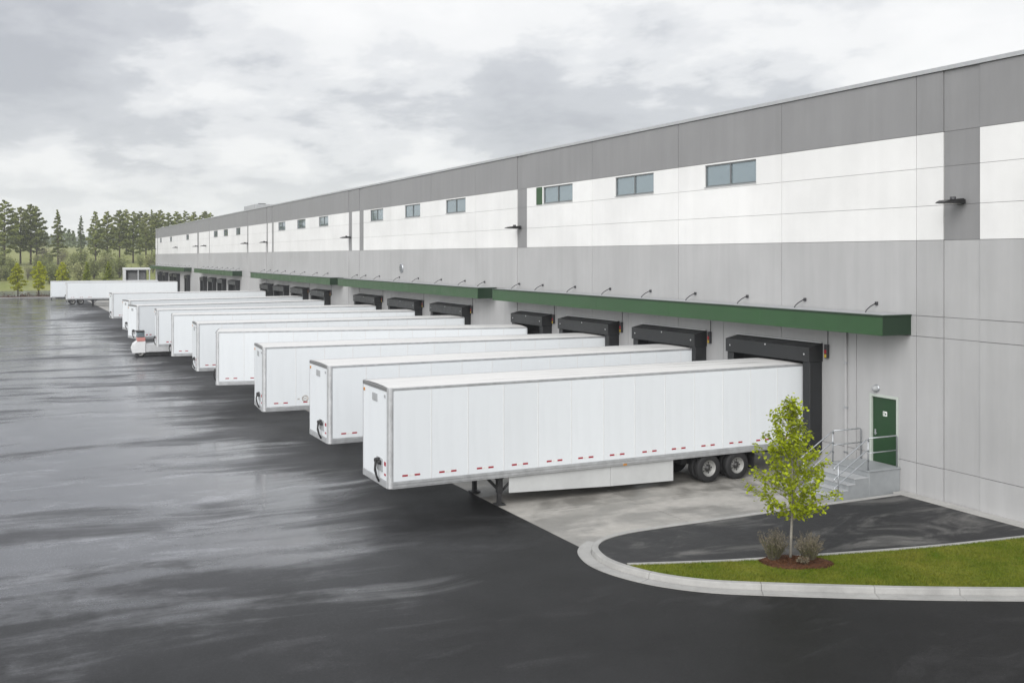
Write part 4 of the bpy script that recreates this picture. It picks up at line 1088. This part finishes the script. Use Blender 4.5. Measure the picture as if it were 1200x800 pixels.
for i, mt in enumerate(('leaf_pale', 'leaf_mid', 'twig_grey')):
    r = random.Random(80+i); t_ = MB(); c_ = MB()
    for j in range(9):
        a = r.uniform(0, 6.28); tip = Vector((math.cos(a)*1.3*r.random(), math.sin(a)*1.3*r.random(), r.uniform(2.4, 4.2)))
        t_.tube([(0, 0, 0), tip*0.5+Vector((0, 0, .2)), tip], [0.07, 0.04, 0.015], 5, 0, False)
        for _ in range(95 if i < 2 else 70):
            q = r.uniform(0.25, 1.05); leaf_card(c_, tip*q+Vector((r.gauss(0, .48), r.gauss(0, .48), r.gauss(0, .42))), r.uniform(0.25, 0.5), r, 0.5 if i < 2 else 0.18)
    bush_v.append((t_.mesh('trunk', 'bark'), c_.mesh('crown', mt, False)))
for i in range(76):
    px = rt.uniform(-110, 200); y = rt.choice((285, 300, 318, 335))+rt.uniform(-8, 8); x = at_px(px, y); k = rt.uniform(0.65, 1.45); v = rt.choice((0, 0, 1, 1, 2))
    put_tree('meadow_bush', bush_v[v], x, y, terrain_z(x, y)-0.1, (k*1.05, k*rt.uniform(0.8, 1.15)), rt.uniform(0, 6.28),
             ('pale spring green bush in the meadow below the pines', 'mid green bush in the meadow below the pines', 'leafless grey brown bush in the meadow below the pines')[v], 'bush', 'bushes in the meadow')
# distant wood on the rise
mb = MB(); r = random.Random(44)
for i in range(440):
    y = r.uniform(560, 980); x = at_px(r.uniform(-420, 330), y); z = terrain_z(x, y); h = r.uniform(6, 10.5); w_ = h*r.uniform(0.16, 0.24)
    for _ in range(85):
        f = r.random()**0.8; rr_ = w_*(1-f)**0.8*math.sqrt(r.random())+0.2; a = r.uniform(0, 6.283)
        leaf_card(mb, Vector((x+rr_*math.cos(a), y+rr_*math.sin(a), z+0.6+h*f)), r.uniform(1.2, 2.2), r, 0.6)
tag(mb.build('distant_wood', 'needle_dark', None, False), 'dark distant wood along the rise', 'wood', kind='stuff')

# open-fronted white shelter beyond the lot's end
sh = empty('open_shelter', (at_px(160, 258), 258, 0)); tag(sh, 'white flat roofed open shelter beyond the farthest trailers', 'shelter')
m = MB(); m.box(-3.0, 3.0, -2.0, 2.0, 4.85, 5.35, ch=0.03); m.build('roof', 'truck_white', sh)
m = MB(); m.box(-2.95, -2.55, -1.9, 1.9, 0, 4.849); m.build('side_wall', 'truck_white', sh)
m = MB(); m.box(-2.549, 2.4, 1.6, 1.8, 0, 4.849); m.build('back_wall', 'plate_grey', sh)
for x in (0.2, 2.75):
    m = MB(); m.box(x-0.12, x+0.12, -1.85, -1.6, 0, 4.849); m.build('post', 'truck_grey', sh)
m = MB(); m.box(-2.0, 1.9, -0.9, 1.3, 0, 4.2, ch=0.1); m.box(-1.2, 0.9, -0.95, -0.90, 3.2, 3.9); m.build('storage_tank', 'trailer_alu_dark', sh)

# ------------------------------------------------------------------ moist air between here and the hills
mh = bpy.data.materials.new('haze'); mh.use_nodes = True; th = NT(mh.node_tree)
oh = th.n('ShaderNodeOutputMaterial'); pv = th.n('ShaderNodeVolumePrincipled')
pv.inputs['Color'].default_value = (0.93, 0.96, 1.0, 1); pv.inputs['Density'].default_value = 0.00030; pv.inputs['Anisotropy'].default_value = 0.2
th.l(pv.outputs[0], oh.inputs['Volume']); M['haze'] = mh
m = MB(); m.box(-2600, 3600, -420, 1830, -3, 96); tag(m.build('haze', 'haze'), kind='stuff')
